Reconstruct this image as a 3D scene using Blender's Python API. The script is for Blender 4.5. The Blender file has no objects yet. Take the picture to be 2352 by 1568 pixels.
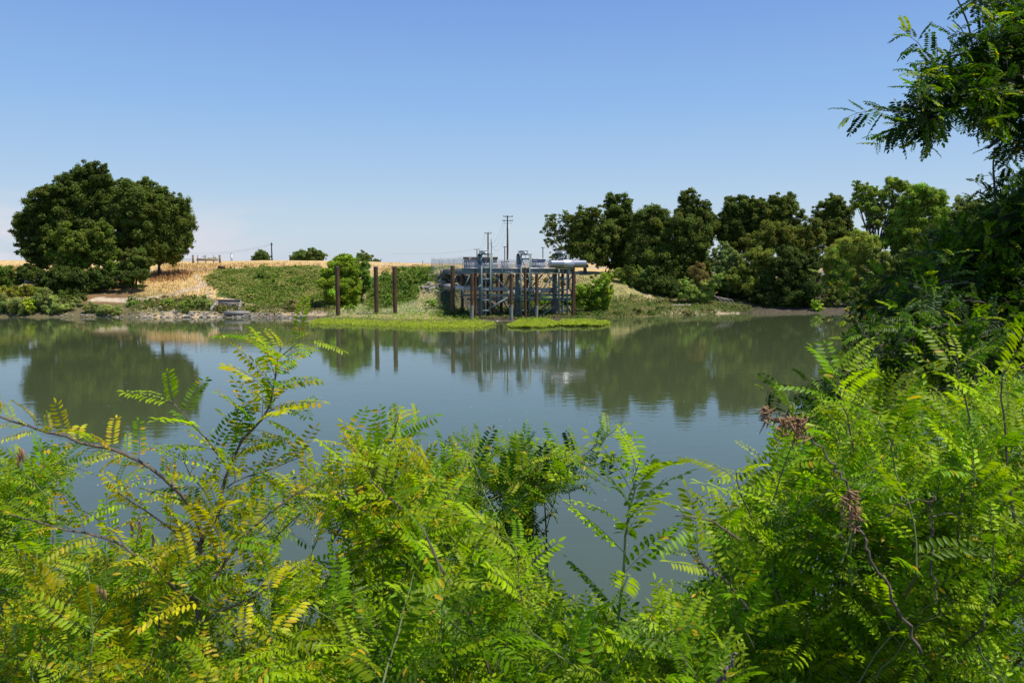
import bpy, bmesh, math
import numpy as np
from mathutils import Vector
rng = np.random.default_rng(7)
scene = bpy.context.scene
COL = scene.collection
PI = math.pi
# ------------------------------------------------------------------ camera frame
F = 1829.0; H0 = 11.7
TH = math.atan(181/F)
CAMP = np.array([0, 0, H0])
FWD = np.array([0, math.cos(TH), -math.sin(TH)]); UP = np.array([0, math.sin(TH), math.cos(TH)]); RT = np.array([1., 0, 0])
def W(px, py, Y):
    d = RT*(px-1176) + UP*(784-py) + FWD*F
    return CAMP + d*(Y/d[1])
def proj(p):
    q = np.atleast_2d(p) - CAMP
    de = q@FWD
    de = np.where(de < .01, .01, de)
    return np.stack([1176+F*(q@RT)/de, 784-F*(q@UP)/de], 1)
def inpoly(P, poly):
    poly = np.array(poly, float); x, y = P[:, 0], P[:, 1]
    c = np.zeros(len(P), bool); n = len(poly); j = n-1
    for i in range(n):
        xi, yi = poly[i]; xj, yj = poly[j]
        m = ((yi > y) != (yj > y)) & (x < (xj-xi)*(y-yi)/(yj-yi+1e-9)+xi)
        c ^= m; j = i
    return c
# ------------------------------------------------------------------ tags and objects
def tag(o, label=None, cat=None, group=None, kind=None):
    if label: o['label'] = label
    if cat: o['category'] = cat
    if group: o['group'] = group
    if kind: o['kind'] = kind
    return o
def empty(name, loc, label, cat, group=None):
    o = bpy.data.objects.new(name, None); COL.objects.link(o)
    o.location = tuple(float(v) for v in loc); o.empty_display_size = .3
    return tag(o, label, cat, group)
def link(name, me, parent=None, mat=None):
    o = bpy.data.objects.new(name, me); COL.objects.link(o)
    if mat is not None and not me.materials: me.materials.append(mat)
    if parent is not None:
        o.parent = parent
        o.matrix_parent_inverse.identity()
        off = Vector((0, 0, 0)); p = parent
        while p is not None: off += Vector(p.location); p = p.parent
        o.location = -off
    return o
def mesh_np(name, V, faces, cols=None, smooth=False):
    """faces: list of int arrays (n,k)"""
    me = bpy.data.meshes.new(name)
    V = np.asarray(V, np.float32)
    me.vertices.add(len(V)); me.vertices.foreach_set('co', V.ravel())
    L = np.concatenate([f.ravel() for f in faces]).astype(np.int32)
    tot = np.concatenate([np.full(len(f), f.shape[1], np.int32) for f in faces])
    st = np.concatenate([[0], np.cumsum(tot)[:-1]]).astype(np.int32)
    me.loops.add(len(L)); me.loops.foreach_set('vertex_index', L)
    me.polygons.add(len(tot)); me.polygons.foreach_set('loop_start', st)
    me.polygons.foreach_set('loop_total', tot)
    if smooth: me.polygons.foreach_set('use_smooth', np.ones(len(tot), bool))
    if cols is not None:
        a = me.color_attributes.new('Col', 'FLOAT_COLOR', 'POINT')
        c = np.ones((len(V), 4), np.float32); c[:, :3] = cols
        a.data.foreach_set('color', c.ravel())
    me.update(calc_edges=True); me.validate()
    return me
class MB:
    """collects boxes, bars, tubes in world coordinates"""
    def __init__(s): s.v = []; s.q = []; s.t = []; s.n = 0
    def add(s, v, q=None, t=None):
        v = np.asarray(v, float)
        if q is not None and len(q): s.q.append(np.asarray(q)+s.n)
        if t is not None and len(t): s.t.append(np.asarray(t)+s.n)
        s.v.append(v); s.n += len(v); return s
    def bar(s, p, q, w, h):
        p = np.asarray(p, float); q = np.asarray(q, float); d = q-p; L = np.linalg.norm(d)
        if L < 1e-6: return s
        d /= L; ref = np.array([0, 0, 1.]) if abs(d[2]) < .9 else np.array([0, 1., 0])
        a = np.cross(d, ref); a /= np.linalg.norm(a); b = np.cross(a, d)
        v = [e + a*sx*w/2 + b*sy*h/2 for e in (p, q) for sx, sy in ((-1, -1), (1, -1), (1, 1), (-1, 1))]
        return s.add(v, [[0, 1, 2, 3], [7, 6, 5, 4], [0, 4, 5, 1], [1, 5, 6, 2], [2, 6, 7, 3], [3, 7, 4, 0]])
    def ibeam(s, p, q, w, h, t=.05):
        p = np.asarray(p, float); q = np.asarray(q, float)
        up = np.array([0, 0, h/2-t/2])
        s.bar(p+up, q+up, w, t); s.bar(p-up, q-up, w, t); s.bar(p, q, t*1.2, h-2*t-.004)
        n = max(2, int(np.linalg.norm(q-p)/2))
        d = (q-p)/np.linalg.norm(q-p)
        for i in range(1, n):                                    # web stiffeners
            c = p+(q-p)*i/n
            s.bar(c-d*.02, c+d*.02, w*.8, h-2*t-.01)
        return s
    def tube(s, pts, rad, n=8, caps=True):
        pts = np.asarray(pts, float); m = len(pts)
        rad = np.full(m, rad) if np.isscalar(rad) else np.asarray(rad, float)
        T = np.gradient(pts, axis=0); T /= np.linalg.norm(T, axis=1)[:, None]+1e-9
        ref = np.array([0, 0, 1.]) if abs(T[:, 2]).mean() < .8 else np.array([0, 1., 0])
        A = np.cross(T, ref); A /= np.linalg.norm(A, axis=1)[:, None]+1e-9; B = np.cross(T, A)
        an = np.arange(n)*2*PI/n
        v = (pts[:, None]+rad[:, None, None]*(np.cos(an)[None, :, None]*A[:, None]+np.sin(an)[None, :, None]*B[:, None])).reshape(-1, 3)
        i = np.arange(m-1)[:, None]*n; j = np.arange(n)[None]; k = (j+1) % n
        q = np.stack([i+j, i+k, i+n+k, i+n+j], -1).reshape(-1, 4)
        if caps:
            v = np.vstack([v, pts[0], pts[-1]]); c0 = m*n; e = (m-1)*n; jj = np.arange(n); kk = (jj+1) % n
            t = np.vstack([np.stack([kk, jj, np.full(n, c0)], 1), np.stack([e+jj, e+kk, np.full(n, c0+1)], 1)])
            return s.add(v, q, t)
        return s.add(v, q)
    def build(s, name, mat, parent=None, smooth=False):
        fs = []
        if s.q: fs.append(np.concatenate(s.q))
        if s.t: fs.append(np.concatenate(s.t))
        me = mesh_np(name, np.concatenate(s.v), fs, smooth=smooth)
        o = link(name, me, parent, mat)
        if smooth:
            try:
                me.set_sharp_from_angle(angle=math.radians(40))
            except Exception: pass
        return o
# ------------------------------------------------------------------ materials
def newmat(name):
    m = bpy.data.materials.new(name); m.use_nodes = True; nt = m.node_tree
    return m, nt, nt.nodes['Principled BSDF'], nt.nodes['Material Output']
def N(nt, t, **kw):
    n = nt.nodes.new(t)
    for k, v in kw.items():
        if k in n.inputs: n.inputs[k].default_value = v
        else: setattr(n, k, v)
    return n
def noisy(name, c1, c2, scale=2., rough=.7, metal=0, bump=.0, stretch=(1, 1, 1), spec=.4, detail=5, c3=None):
    m, nt, b, out = newmat(name)
    tc = N(nt, 'ShaderNodeTexCoord'); mp = N(nt, 'ShaderNodeMapping'); mp.inputs['Scale'].default_value = stretch
    nt.links.new(tc.outputs['Object'], mp.inputs['Vector'])
    no = N(nt, 'ShaderNodeTexNoise', Scale=scale, Detail=detail, Roughness=.65)
    nt.links.new(mp.outputs[0], no.inputs['Vector'])
    cr = N(nt, 'ShaderNodeValToRGB')
    cr.color_ramp.elements[0].position = .32; cr.color_ramp.elements[1].position = .68
    cr.color_ramp.elements[0].color = (*c1, 1); cr.color_ramp.elements[1].color = (*c2, 1)
    if c3:
        e = cr.color_ramp.elements.new(.5); e.color = (*c3, 1)
    nt.links.new(no.outputs['Fac'], cr.inputs[0]); nt.links.new(cr.outputs[0], b.inputs['Base Color'])
    b.inputs['Roughness'].default_value = rough; b.inputs['Metallic'].default_value = metal
    b.inputs['Specular IOR Level'].default_value = spec
    if bump:
        bp = N(nt, 'ShaderNodeBump', Strength=bump, Distance=.05)
        nt.links.new(no.outputs['Fac'], bp.inputs['Height']); nt.links.new(bp.outputs[0], b.inputs['Normal'])
    return m
def leafmat(name, trans=.35, rough=.5, spec=.35, tint=(1.15, 1.25, .6)):
    m, nt, b, out = newmat(name)
    a = N(nt, 'ShaderNodeVertexColor', layer_name='Col')
    nt.links.new(a.outputs[0], b.inputs['Base Color'])
    b.inputs['Roughness'].default_value = rough; b.inputs['Specular IOR Level'].default_value = spec
    mx = N(nt, 'ShaderNodeMix', data_type='RGBA', blend_type='MULTIPLY'); mx.inputs['Factor'].default_value = 1
    nt.links.new(a.outputs[0], mx.inputs[6]); mx.inputs[7].default_value = (*tint, 1)
    tr = N(nt, 'ShaderNodeBsdfTranslucent'); nt.links.new(mx.outputs[2], tr.inputs[0])
    ms = N(nt, 'ShaderNodeMixShader'); ms.inputs[0].default_value = trans
    nt.links.new(b.outputs[0], ms.inputs[1]); nt.links.new(tr.outputs[0], ms.inputs[2])
    nt.links.new(ms.outputs[0], out.inputs[0])
    return m
M = {}
M['leaf'] = leafmat('locust_leaf', .45, .42, .22, (1.65, 1.7, .2))
M['far'] = leafmat('far_leaf', .42, .6, .2)
M['grass'] = leafmat('grass_blade', .2, .8, .1, (1, 1, .9))
M['bark'] = noisy('bark', (.05, .04, .03), (.14, .11, .085), 6, .9, bump=.4, stretch=(1, 1, .25))
M['twig'] = noisy('twig', (.09, .06, .045), (.22, .17, .13), 30, .8)
M['greentwig'] = noisy('green_twig', (.13, .17, .05), (.2, .22, .08), 30, .6)
M['palebark'] = noisy('pale_bark', (.25, .2, .15), (.42, .36, .3), 5, .9)
M['rust'] = noisy('rusted_steel', (.065, .038, .022), (.19, .09, .042), 1.3, .6, metal=.1, bump=.15, stretch=(1, 1, .35), c3=(.11, .058, .032))
M['concpile'] = noisy('pile_concrete', (.16, .15, .12), (.34, .33, .28), 2.5, .85, stretch=(1, 1, .4))
M['bluesteel'] = noisy('blue_grey_steel', (.145, .195, .19), (.23, .29, .285), .8, .5, bump=.05, stretch=(1, 1, .5))
M['lightsteel'] = noisy('light_grey_steel', (.60, .63, .63), (.72, .74, .74), 1.5, .5)
M['galv'] = noisy('galvanised', (.38, .39, .4), (.55, .56, .57), 3, .45, metal=.4)
M['motor'] = noisy('grey_motor_paint', (.16, .18, .19), (.26, .28, .29), 2, .45)
M['pipe'] = noisy('white_pipe_paint', (.55, .56, .53), (.74, .74, .70), 1.2, .55, stretch=(1, 1, 1))
M['conc'] = noisy('concrete', (.24, .22, .19), (.38, .35, .3), 1.2, .9, bump=.2)
M['concdark'] = noisy('weathered_concrete', (.14, .12, .1), (.26, .22, .18), .9, .9, bump=.2)
M['graf'] = noisy('chalky_paint', (.45, .4, .33), (.55, .5, .42), 4, .9)
M['silver'] = noisy('brushed_aluminium', (.40, .38, .37), (.52, .50, .48), 3, .28, metal=1, stretch=(8, 1, 1))
M['silver2'] = noisy('dull_aluminium', (.52, .53, .54), (.62, .62, .62), 4, .45, metal=.9)
M['pole'] = noisy('creosote_pole', (.035, .025, .02), (.08, .06, .05), 3, .85, stretch=(1, 1, .2))
M['tan'] = noisy('tan_wall', (.3, .24, .17), (.38, .31, .23), 2, .85)
M['roofb'] = noisy('brown_roof', (.09, .06, .04), (.15, .1, .07), 2, .8)
M['cab'] = noisy('grey_cabinet', (.26, .27, .28), (.34, .35, .36), 2, .5)
M['yellow'] = noisy('yellow_bollard', (.5, .36, .1), (.62, .48, .18), 3, .6)
M['rock'] = noisy('riprap', (.13, .115, .095), (.52, .47, .39), 1.1, .95, bump=.4)
M['wood'] = noisy('weathered_wood', (.2, .15, .1), (.36, .29, .2), 4, .9, stretch=(1, 1, .3))
M['white'] = noisy('white_litter', (.6, .6, .58), (.75, .75, .73), 4, .7)
M['black'] = noisy('dark_fitting', (.02, .02, .02), (.05, .05, .05), 4, .6)
M['seed'] = noisy('brown_seed', (.28, .15, .06), (.5, .3, .15), 40, .85)
# semi-open chain link
m, nt, b, out = newmat('chain_link')
b.inputs['Base Color'].default_value = (.42, .44, .45, 1); b.inputs['Metallic'].default_value = .4; b.inputs['Roughness'].default_value = .5
tc = N(nt, 'ShaderNodeTexCoord'); w1 = N(nt, 'ShaderNodeTexWave', Scale=2.2, wave_type='BANDS', bands_direction='DIAGONAL')
mp = N(nt, 'ShaderNodeMapping'); mp.inputs['Scale'].default_value = (-1, 1, 1)
w2 = N(nt, 'ShaderNodeTexWave', Scale=2.2, wave_type='BANDS', bands_direction='DIAGONAL')
nt.links.new(tc.outputs['Object'], w1.inputs[0]); nt.links.new(tc.outputs['Object'], mp.inputs[0]); nt.links.new(mp.outputs[0], w2.inputs[0])
mxx = N(nt, 'ShaderNodeMath', operation='MAXIMUM'); nt.links.new(w1.outputs['Fac'], mxx.inputs[0]); nt.links.new(w2.outputs['Fac'], mxx.inputs[1])
gt = N(nt, 'ShaderNodeMath', operation='GREATER_THAN'); gt.inputs[1].default_value = .86
nt.links.new(mxx.outputs[0], gt.inputs[0])
tp = N(nt, 'ShaderNodeBsdfTransparent'); ms = N(nt, 'ShaderNodeMixShader')
nt.links.new(gt.outputs[0], ms.inputs[0]); nt.links.new(tp.outputs[0], ms.inputs[1]); nt.links.new(b.outputs[0], ms.inputs[2]); nt.links.new(ms.outputs[0], out.inputs[0])
M['mesh'] = m
# ------------------------------------------------------------------ terrain height
NEAR = [(-3000, 10), (-10, 10.1), (1.5, 10), (15, 0), (25, -2.5), (60, -4)]
def colm(pts):
    Ys = pts[0][0]
    return NEAR + [(Ys-14, -4), (Ys-1.2, -.5)] + pts + [(6000, 8.0)]
def zz(y, Y): return 11.7-(y-603)*Y/1829*1.005
COLS = [
 (-130, colm([(171, 0), (174, 1.4), (181, 3), (187, 5), (196, 7), (211, zz(624, 211)), (225, zz(616, 225)), (232, zz(612, 232)), (245, zz(599, 245)), (252, zz(598, 252)), (270, 8.6)])),
 (-90, colm([(171, 0), (174, 1.2), (179, 2.6), (185, 4.6), (194, 6.8), (208, zz(627, 208)), (225, zz(614, 225)), (245, zz(600, 245)), (252, zz(599, 252)), (270, 8.6)])),
 (-74, colm([(170.5, 0), (173, 1.), (180, zz(697, 180)), (190, zz(662, 190)), (203, zz(628, 203)), (216, zz(621, 216)), (228, zz(610, 228)), (240, zz(598, 240)), (250, zz(598, 250)), (270, 8.6)])),
 (-60, colm([(170, 0), (173, 1.), (179, zz(700, 179)), (190, zz(664, 190)), (204, zz(624, 204)), (217, zz(620, 217)), (230, zz(605, 230)), (240, zz(598.5, 240)), (250, zz(599, 250)), (270, 8.6)])),
 (-45, colm([(168, 0), (171, 1.), (178, zz(704, 178)), (190, zz(662, 190)), (204, zz(622, 204)), (218, zz(616, 218)), (230, zz(606, 230)), (242, zz(600.5, 242)), (252, zz(601, 252)), (270, 8.6)])),
 (-36, colm([(162, 0), (166, 1.), (178, zz(700, 178)), (190, zz(660, 190)), (204, zz(624, 204)), (218, zz(617, 218)), (232, zz(606, 232)), (244, zz(602.5, 244)), (254, zz(603, 254)), (270, 8.6)])),
 (-24, colm([(155, 0), (160, .6), (168, 1.4), (180, zz(694, 180)), (192, zz(645, 192)), (204, zz(622, 204)), (214, zz(613, 214)), (235, zz(609, 235)), (248, zz(603.5, 248)), (258, zz(604, 258)), (275, 8.6)])),
 (-16, colm([(154, 0), (158, .5), (168, 1.4), (176, zz(692, 176)), (188, zz(640, 188)), (196, zz(617, 196)), (214, zz(612, 214)), (235, zz(609, 235)), (250, zz(604.5, 250)), (260, zz(605, 260)), (275, 8.6)])),
 (-10, colm([(156, 0), (160, .35), (172, .9), (180, 2.2), (192, 8.5), (200, zz(618, 200)), (214, zz(612, 214)), (236, zz(610, 236)), (252, zz(605, 252)), (262, zz(605, 262)), (275, 8.6)])),
 (4, colm([(160, 0), (164, .1), (178, .9), (184, 2), (198, 8.0), (206, zz(620, 206)), (220, zz(613, 220)), (240, zz(611, 240)), (252, zz(606, 252)), (262, zz(606, 262)), (275, 8.6)])),
 (16, colm([(164, 0), (170, .2), (180, .9), (186, 2), (198, 7.), (206, 8.8), (220, 9.6), (252, zz(607, 252)), (262, zz(607, 262)), (275, 8.6)])),
 (26, colm([(171, 0), (175, .9), (184, zz(702, 184)), (189, zz(690, 189)), (197, zz(655, 197)), (205, zz(632, 205)), (222, 9.6), (252, 10.4), (275, 8.6)])),
 (38, colm([(178.5, 0), (182, .9), (187, zz(704, 187)), (193, zz(693, 193)), (210, 5.5), (230, 8.6), (252, 9.6), (275, 8.6)])),
 (52, colm([(183, 0), (186, .7), (190, 1.8), (198, 2.8), (212, 5.), (230, 8), (252, 9.6), (275, 8.6)])),
 (70, colm([(185, 0), (188, .9), (195, 2), (212, 4.5), (230, 7), (252, 9), (275, 8.6)])),
 (140, colm([(183, 0), (186, .9), (195, 2), (212, 4.5), (230, 7), (252, 9), (275, 8.6)]))]
CX = np.array([c[0] for c in COLS], float)
def fbm(X, Y, s, seed=0):
    r = 0; a = 1
    for k in range(4):
        r = r+a*np.sin(X*s*1.3+seed+k*1.7+1.9*np.sin(Y*s*.9+k+seed))*np.cos(Y*s*1.1-seed*2+k*2.3+1.5*np.sin(X*s*.8+k)); s *= 2.1; a *= .5
    return r/1.9
def HT(X, Y, noise=True):
    X = np.atleast_1d(np.asarray(X, float)); Y = np.atleast_1d(np.asarray(Y, float))
    ev = np.stack([np.interp(Y, [p[0] for p in c[1]], [p[1] for p in c[1]]) for c in COLS])
    xi = np.clip(X, CX[0], CX[-1]); i = np.clip(np.searchsorted(CX, xi)-1, 0, len(CX)-2)
    t = (xi-CX[i])/(CX[i+1]-CX[i]); t = t*t*(3-2*t)
    ar = np.arange(len(X))
    z = ev[i, ar]*(1-t)+ev[i+1, ar]*t
    if noise:
        amp = np.clip((z-.3)/2.5, 0, 1)*np.clip((240-Y)/30, .12, 1)
        amp = np.where(Y < 60, .3, amp)
        z = z+amp*(.22*fbm(X, Y, .35)+.10*fbm(X, Y, 1.3, 5))
    return z
def hz(x, y): return float(HT([x], [y])[0])
def ground_at(px, py):
    """where the sight line through a photo point meets the far bank"""
    Ys = np.arange(150, 262, .4)
    P = np.array([W(px, py, y) for y in Ys]); z = HT(P[:, 0], P[:, 1])
    k = np.nonzero(P[:, 2] <= z)[0]
    k = k[0] if len(k) else len(Ys)-1
    return np.array([P[k, 0], P[k, 1], z[k]])
def gy(px, Y):
    p = W(px, 650, Y); return np.array([p[0], Y, hz(p[0], Y)])
# zone colours on the ground: (polygon in photo outline -> zone colour), stored per vertex in world
def axis(parts):
    a = []
    for s, e, st in parts: a += list(np.arange(s, e, st))
    return np.array(a)
gx = np.concatenate([-np.geomspace(3500, 132, 14), axis([(-130, 130, .55)]), np.geomspace(131, 3500, 14)])
gyv = np.concatenate([[-300, -60], axis([(-20, 30, 1.), (30, 146, 12), (146, 215, .5), (215, 270, .8)]), np.geomspace(272, 6000, 16)])
GX, GY = np.meshgrid(gx, gyv); V = np.stack([GX.ravel(), GY.ravel(), HT(GX.ravel(), GY.ravel())], 1)
nx, ny = len(gx), len(gyv)
i = np.arange(ny-1)[:, None]*nx; j = np.arange(nx-1)[None]
Q = np.stack([i+j, i+j+1, i+nx+j+1, i+nx+j], -1).reshape(-1, 4)
pp = proj(V)
GOLD = np.array([.62, .43, .18]); TAN = np.array([.50, .37, .21]); SAND = np.array([.56, .45, .31]); GREEN = np.array([.12, .16, .04])
GRAV = np.array([.33, .29, .23]); OLIVE = np.array([.25, .22, .085]); MUD_AND_SHADE = np.array([.16, .13, .09]); BROWN = np.array([.36, .22, .1])
cv = np.tile(TAN, (len(V), 1))
jx = 8*fbm(V[:, 0], V[:, 1], .5, 3); jy = 3*fbm(V[:, 0], V[:, 1], .6, 9)
pj = pp+np.stack([jx, jy], 1)
far = V[:, 1] > 140
def zone(poly, c, k=1.):
    m = inpoly(pj, poly) & far
    cv[m] = cv[m]*(1-k)+np.array(c)*k
cv[far & (V[:, 2] < .5)] = MUD_AND_SHADE
zone([(-400, 590), (1500, 590), (1500, 626), (1000, 620), (760, 660), (480, 690), (340, 680), (330, 640), (-400, 640)], GOLD)
zone([(200, 655), (480, 655), (500, 730), (150, 730)], TAN)
zone([(280, 632), (420, 628), (475, 660), (470, 684), (300, 684)], GOLD*.98)
zone([(255, 668), (330, 660), (390, 672), (330, 700), (250, 695)], OLIVE, .5)
zone([(300, 690), (480, 684), (620, 706), (620, 722), (280, 722)], OLIVE, .75)
zone([(480, 632), (500, 622), (640, 612), (760, 618), (770, 712), (600, 704), (500, 680)], GREEN)
zone([(840, 640), (980, 618), (1010, 630), (960, 700), (840, 712)], GREEN)
zone([(640, 700), (760, 690), (1060, 690), (1060, 716), (700, 722)], SAND*.85, .8)
zone([(960, 640), (1060, 660), (1060, 705), (960, 705)], TAN)
zone([(1000, 628), (1180, 628), (1200, 720), (1000, 720)], MUD_AND_SHADE*.7)  # shade under deck and bridge end, put into the ground colour
zone([(1050, 686), (1340, 686), (1340, 740), (1050, 740)], MUD_AND_SHADE*.8)
zone([(1330, 625), (1420, 630), (1480, 650), (1480, 690), (1330, 700)], OLIVE*1.35)
zone([(1330, 690), (1700, 690), (1720, 730), (1330, 735)], OLIVE*.9)
zone([(1400, 700), (1520, 702), (1640, 712), (1700, 716), (1700, 722), (1540, 722), (1500, 712)], SAND, .75)
zone([(1700, 640), (2600, 640), (2600, 730), (1700, 730)], MUD_AND_SHADE*.6)
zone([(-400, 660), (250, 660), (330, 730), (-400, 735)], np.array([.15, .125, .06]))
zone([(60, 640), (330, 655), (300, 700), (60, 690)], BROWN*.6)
# sandy tracks as world polylines
def track(pts, w, c):
    P = [ground_at(*p)[:2] for p in pts]
    d = np.full(len(V), 1e9)
    for a, b in zip(P[:-1], P[1:]):
        ab = b-a; t = np.clip(((V[:, :2]-a)@ab)/(ab@ab+1e-9), 0, 1)
        d = np.minimum(d, np.linalg.norm(V[:, :2]-a-t[:, None]*ab, axis=1))
    k = np.clip((w+.5*jy*.2-d)/.5, 0, 1)[:, None]*far[:, None]
    cv[:] = cv*(1-k)+np.array(c)*k
track([(220, 688), (300, 690), (360, 684), (395, 676), (440, 664), (475, 655)], 1.5, SAND)
track([(300, 690), (330, 696), (350, 706), (400, 716)], 1.8, SAND)
track([(370, 640), (405, 626), (415, 621)], .9, SAND*1.05)
track([(452, 670), (462, 652), (455, 640), (450, 630)], .7, SAND*1.15)
track([(385, 620), (560, 618), (720, 616)], 2.2, SAND*.95)
track([(330, 622), (480, 622)], 2.0, SAND*.9)
track([(850, 619), (930, 617), (990, 616)], 2.0, GRAV*1.3)
cr_ = far & (V[:, 1] > 232) & (V[:, 1] < 262)
k = np.clip((V[:, 1]-(238-V[:, 0]*.05)+2*jy)/5, 0, 1)[:, None]*cr_[:, None]
cv = cv*(1-k)+GRAV*1.2*k
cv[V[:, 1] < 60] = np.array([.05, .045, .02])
cv *= (1+.10*fbm(V[:, 0], V[:, 1], 1.1, 2))[:, None]
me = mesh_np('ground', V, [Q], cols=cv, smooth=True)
m, nt, b, out = newmat('earth')
a = N(nt, 'ShaderNodeVertexColor', layer_name='Col'); tc = N(nt, 'ShaderNodeTexCoord')
n1 = N(nt, 'ShaderNodeTexNoise', Scale=.9, Detail=8, Roughness=.7); nt.links.new(tc.outputs['Object'], n1.inputs[0])
r1 = N(nt, 'ShaderNodeMapRange'); r1.inputs[1].default_value = .3; r1.inputs[2].default_value = .7; r1.inputs[3].default_value = .62; r1.inputs[4].default_value = 1.3
nt.links.new(n1.outputs[0], r1.inputs[0])
mx = N(nt, 'ShaderNodeVectorMath', operation='SCALE'); nt.links.new(a.outputs[0], mx.inputs[0]); nt.links.new(r1.outputs[0], mx.inputs['Scale'])
nt.links.new(mx.outputs[0], b.inputs['Base Color']); b.inputs['Roughness'].default_value = .95; b.inputs['Specular IOR Level'].default_value = .1
bp = N(nt, 'ShaderNodeBump', Strength=.7, Distance=.25); nt.links.new(n1.outputs[0], bp.inputs['Height']); nt.links.new(bp.outputs[0], b.inputs['Normal'])
g = link('ground', me, None, m); tag(g, kind='structure')
# ------------------------------------------------------------------ water
wv = [(-3500, 8, 0), (3500, 8, 0), (3500, 215, 0), (-3500, 215, 0)]
me = mesh_np('river_water', wv, [np.array([[0, 1, 2, 3]])])
m, nt, b, out = newmat('river_water')
b.inputs['Base Color'].default_value = (.070, .090, .038, 1); b.inputs['Roughness'].default_value = .03; b.inputs['IOR'].default_value = 1.52
tc = N(nt, 'ShaderNodeTexCoord')
def wn(sc, st, d):
    mp = N(nt, 'ShaderNodeMapping'); mp.inputs['Scale'].default_value = st
    nt.links.new(tc.outputs['Object'], mp.inputs[0])
    no = N(nt, 'ShaderNodeTexNoise', Scale=sc, Detail=d, Roughness=.55); nt.links.new(mp.outputs[0], no.inputs[0]); return no
na = wn(1.0, (.55, 1.3, 1), 3); nb = wn(1.0, (.12, .22, 1), 3); nc = wn(1., (.03, .05, 1), 2)
rr = N(nt, 'ShaderNodeMapRange'); rr.inputs[1].default_value = .35; rr.inputs[2].default_value = .65; rr.inputs[3].default_value = .35; rr.inputs[4].default_value = 1.
nt.links.new(nc.outputs[0], rr.inputs[0])
mu = N(nt, 'ShaderNodeMath', operation='MULTIPLY'); nt.links.new(na.outputs[0], mu.inputs[0]); nt.links.new(rr.outputs[0], mu.inputs[1])
ad = N(nt, 'ShaderNodeMath', operation='MULTIPLY_ADD'); nt.links.new(nb.outputs[0], ad.inputs[0]); ad.inputs[1].default_value = 1.2; nt.links.new(mu.outputs[0], ad.inputs[2])
bp = N(nt, 'ShaderNodeBump', Strength=1., Distance=.010); nt.links.new(ad.outputs[0], bp.inputs['Height']); nt.links.new(bp.outputs[0], b.inputs['Normal'])
wo = link('river_water', me, None, m); tag(wo, kind='structure')
n = 420; Ys = rng.uniform(18, 95, n); Xs = rng.uniform(-.55, .6, n)*Ys
v = []; 
for x_, y_ in zip(Xs, Ys):
    a_ = rng.uniform(0, 6.28); c_, s_ = math.cos(a_)*rng.uniform(.015, .05), math.sin(a_)*rng.uniform(.015, .05)
    v += [(x_-c_, y_-s_, .012), (x_+s_*.6, y_-c_*.6, .012), (x_+c_, y_+s_, .03), (x_-s_*.6, y_+c_*.6, .012)]
o = link('floating_specks', mesh_np('floating_specks', v, [np.arange(4*n).reshape(-1, 4)]), None, M['white']); tag(o, 'tiny pale bits of debris drifting on the river', 'debris', None, 'stuff')
# ------------------------------------------------------------------ leaf cards for far vegetation
def unit(v): return v/(np.linalg.norm(v, axis=-1, keepdims=True)+1e-9)
def cards(P, Nn, size, col, aspect=.6):
    """pointed leaf-clump quads"""
    n = len(P); size = np.broadcast_to(size, (n,))
    a = unit(np.cross(Nn, rng.normal(size=(n, 3)))); b = np.cross(Nn, a)
    s = size[:, None]/2
    v = np.stack([P-a*s, P-b*s*aspect+Nn*s*.15, P+a*s, P+b*s*aspect+Nn*s*.15], 1).reshape(-1, 3)
    return v, np.arange(4*n).reshape(-1, 4), np.repeat(col, 4, axis=0)
def lobes_cloud(lobes, size, col, cov=1.9, subr=(.16, .32), flat=1., var=.18, droop=0., yel=None):
    """lobes: (center, rx, ry, rz)"""
    PP, NN, CC, SS = [], [], [], []
    for c, rx, ry, rz in lobes:
        R = np.array([rx, ry, rz]); rm = (rx*ry*rz)**(1/3)
        ns = int(np.clip(26*(rm/1.3)**1.1, 12, 110))
        d = unit(rng.normal(size=(ns, 3))); rad = rng.uniform(.35, 1.08, ns)[:, None]
        sc = c+d*rad*R; sr = rng.uniform(*subr, ns)*rm*rng.uniform(.6, 1.1, ns)
        for k in range(ns):
            area = 4*PI*sr[k]**2
            m_ = int(max(6, cov*area/(size**2*.30)))
            dd = unit(rng.normal(size=(m_, 3))+np.array([0, 0, .25]))
            r = sr[k]*(.25+.75*np.abs(rng.normal(.8, .38, m_)))[:, None]
            off = dd*r*np.array([1, 1, .8*flat])
            if droop: off[:, 2] -= droop*sr[k]*rng.random(m_)**2
            PP.append(sc[k]+off)
            NN.append(unit(dd*.6+rng.normal(size=(m_, 3))*.6+np.array([0, -.1, .5])))
            base = np.array(col)*np.array([3.2, 3.1, 1.7])*(1+rng.normal()*var)*np.array([1+rng.normal()*.08, 1, 1])
            cc = base*(1+rng.normal(size=(m_, 1))*.3)
            if yel is not None:
                y = rng.random(m_) < yel[1]; cc[y] = np.array(yel[0])*rng.uniform(.7, 1.2, (y.sum(), 1))
            CC.append(cc); SS.append(size*rng.uniform(.6, 1.4, m_))
    return np.concatenate(PP), np.concatenate(NN), np.clip(np.concatenate(CC), .004, .9), np.concatenate(SS)
def limb(mb, a, b, r0, r1, n=6, sag=.12, seg=6):
    t = np.linspace(0, 1, seg)[:, None]; L = np.linalg.norm(b-a)
    off = rng.normal(size=3)*sag*L*.5; off[2] = abs(off[2])
    p = a+(b-a)*t+off*np.sin(t*PI)+rng.normal(size=(seg, 3))*.015*L*np.sin(t*PI)
    mb.tube(p, np.linspace(r0, r1, seg), n, caps=False); return p
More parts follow.
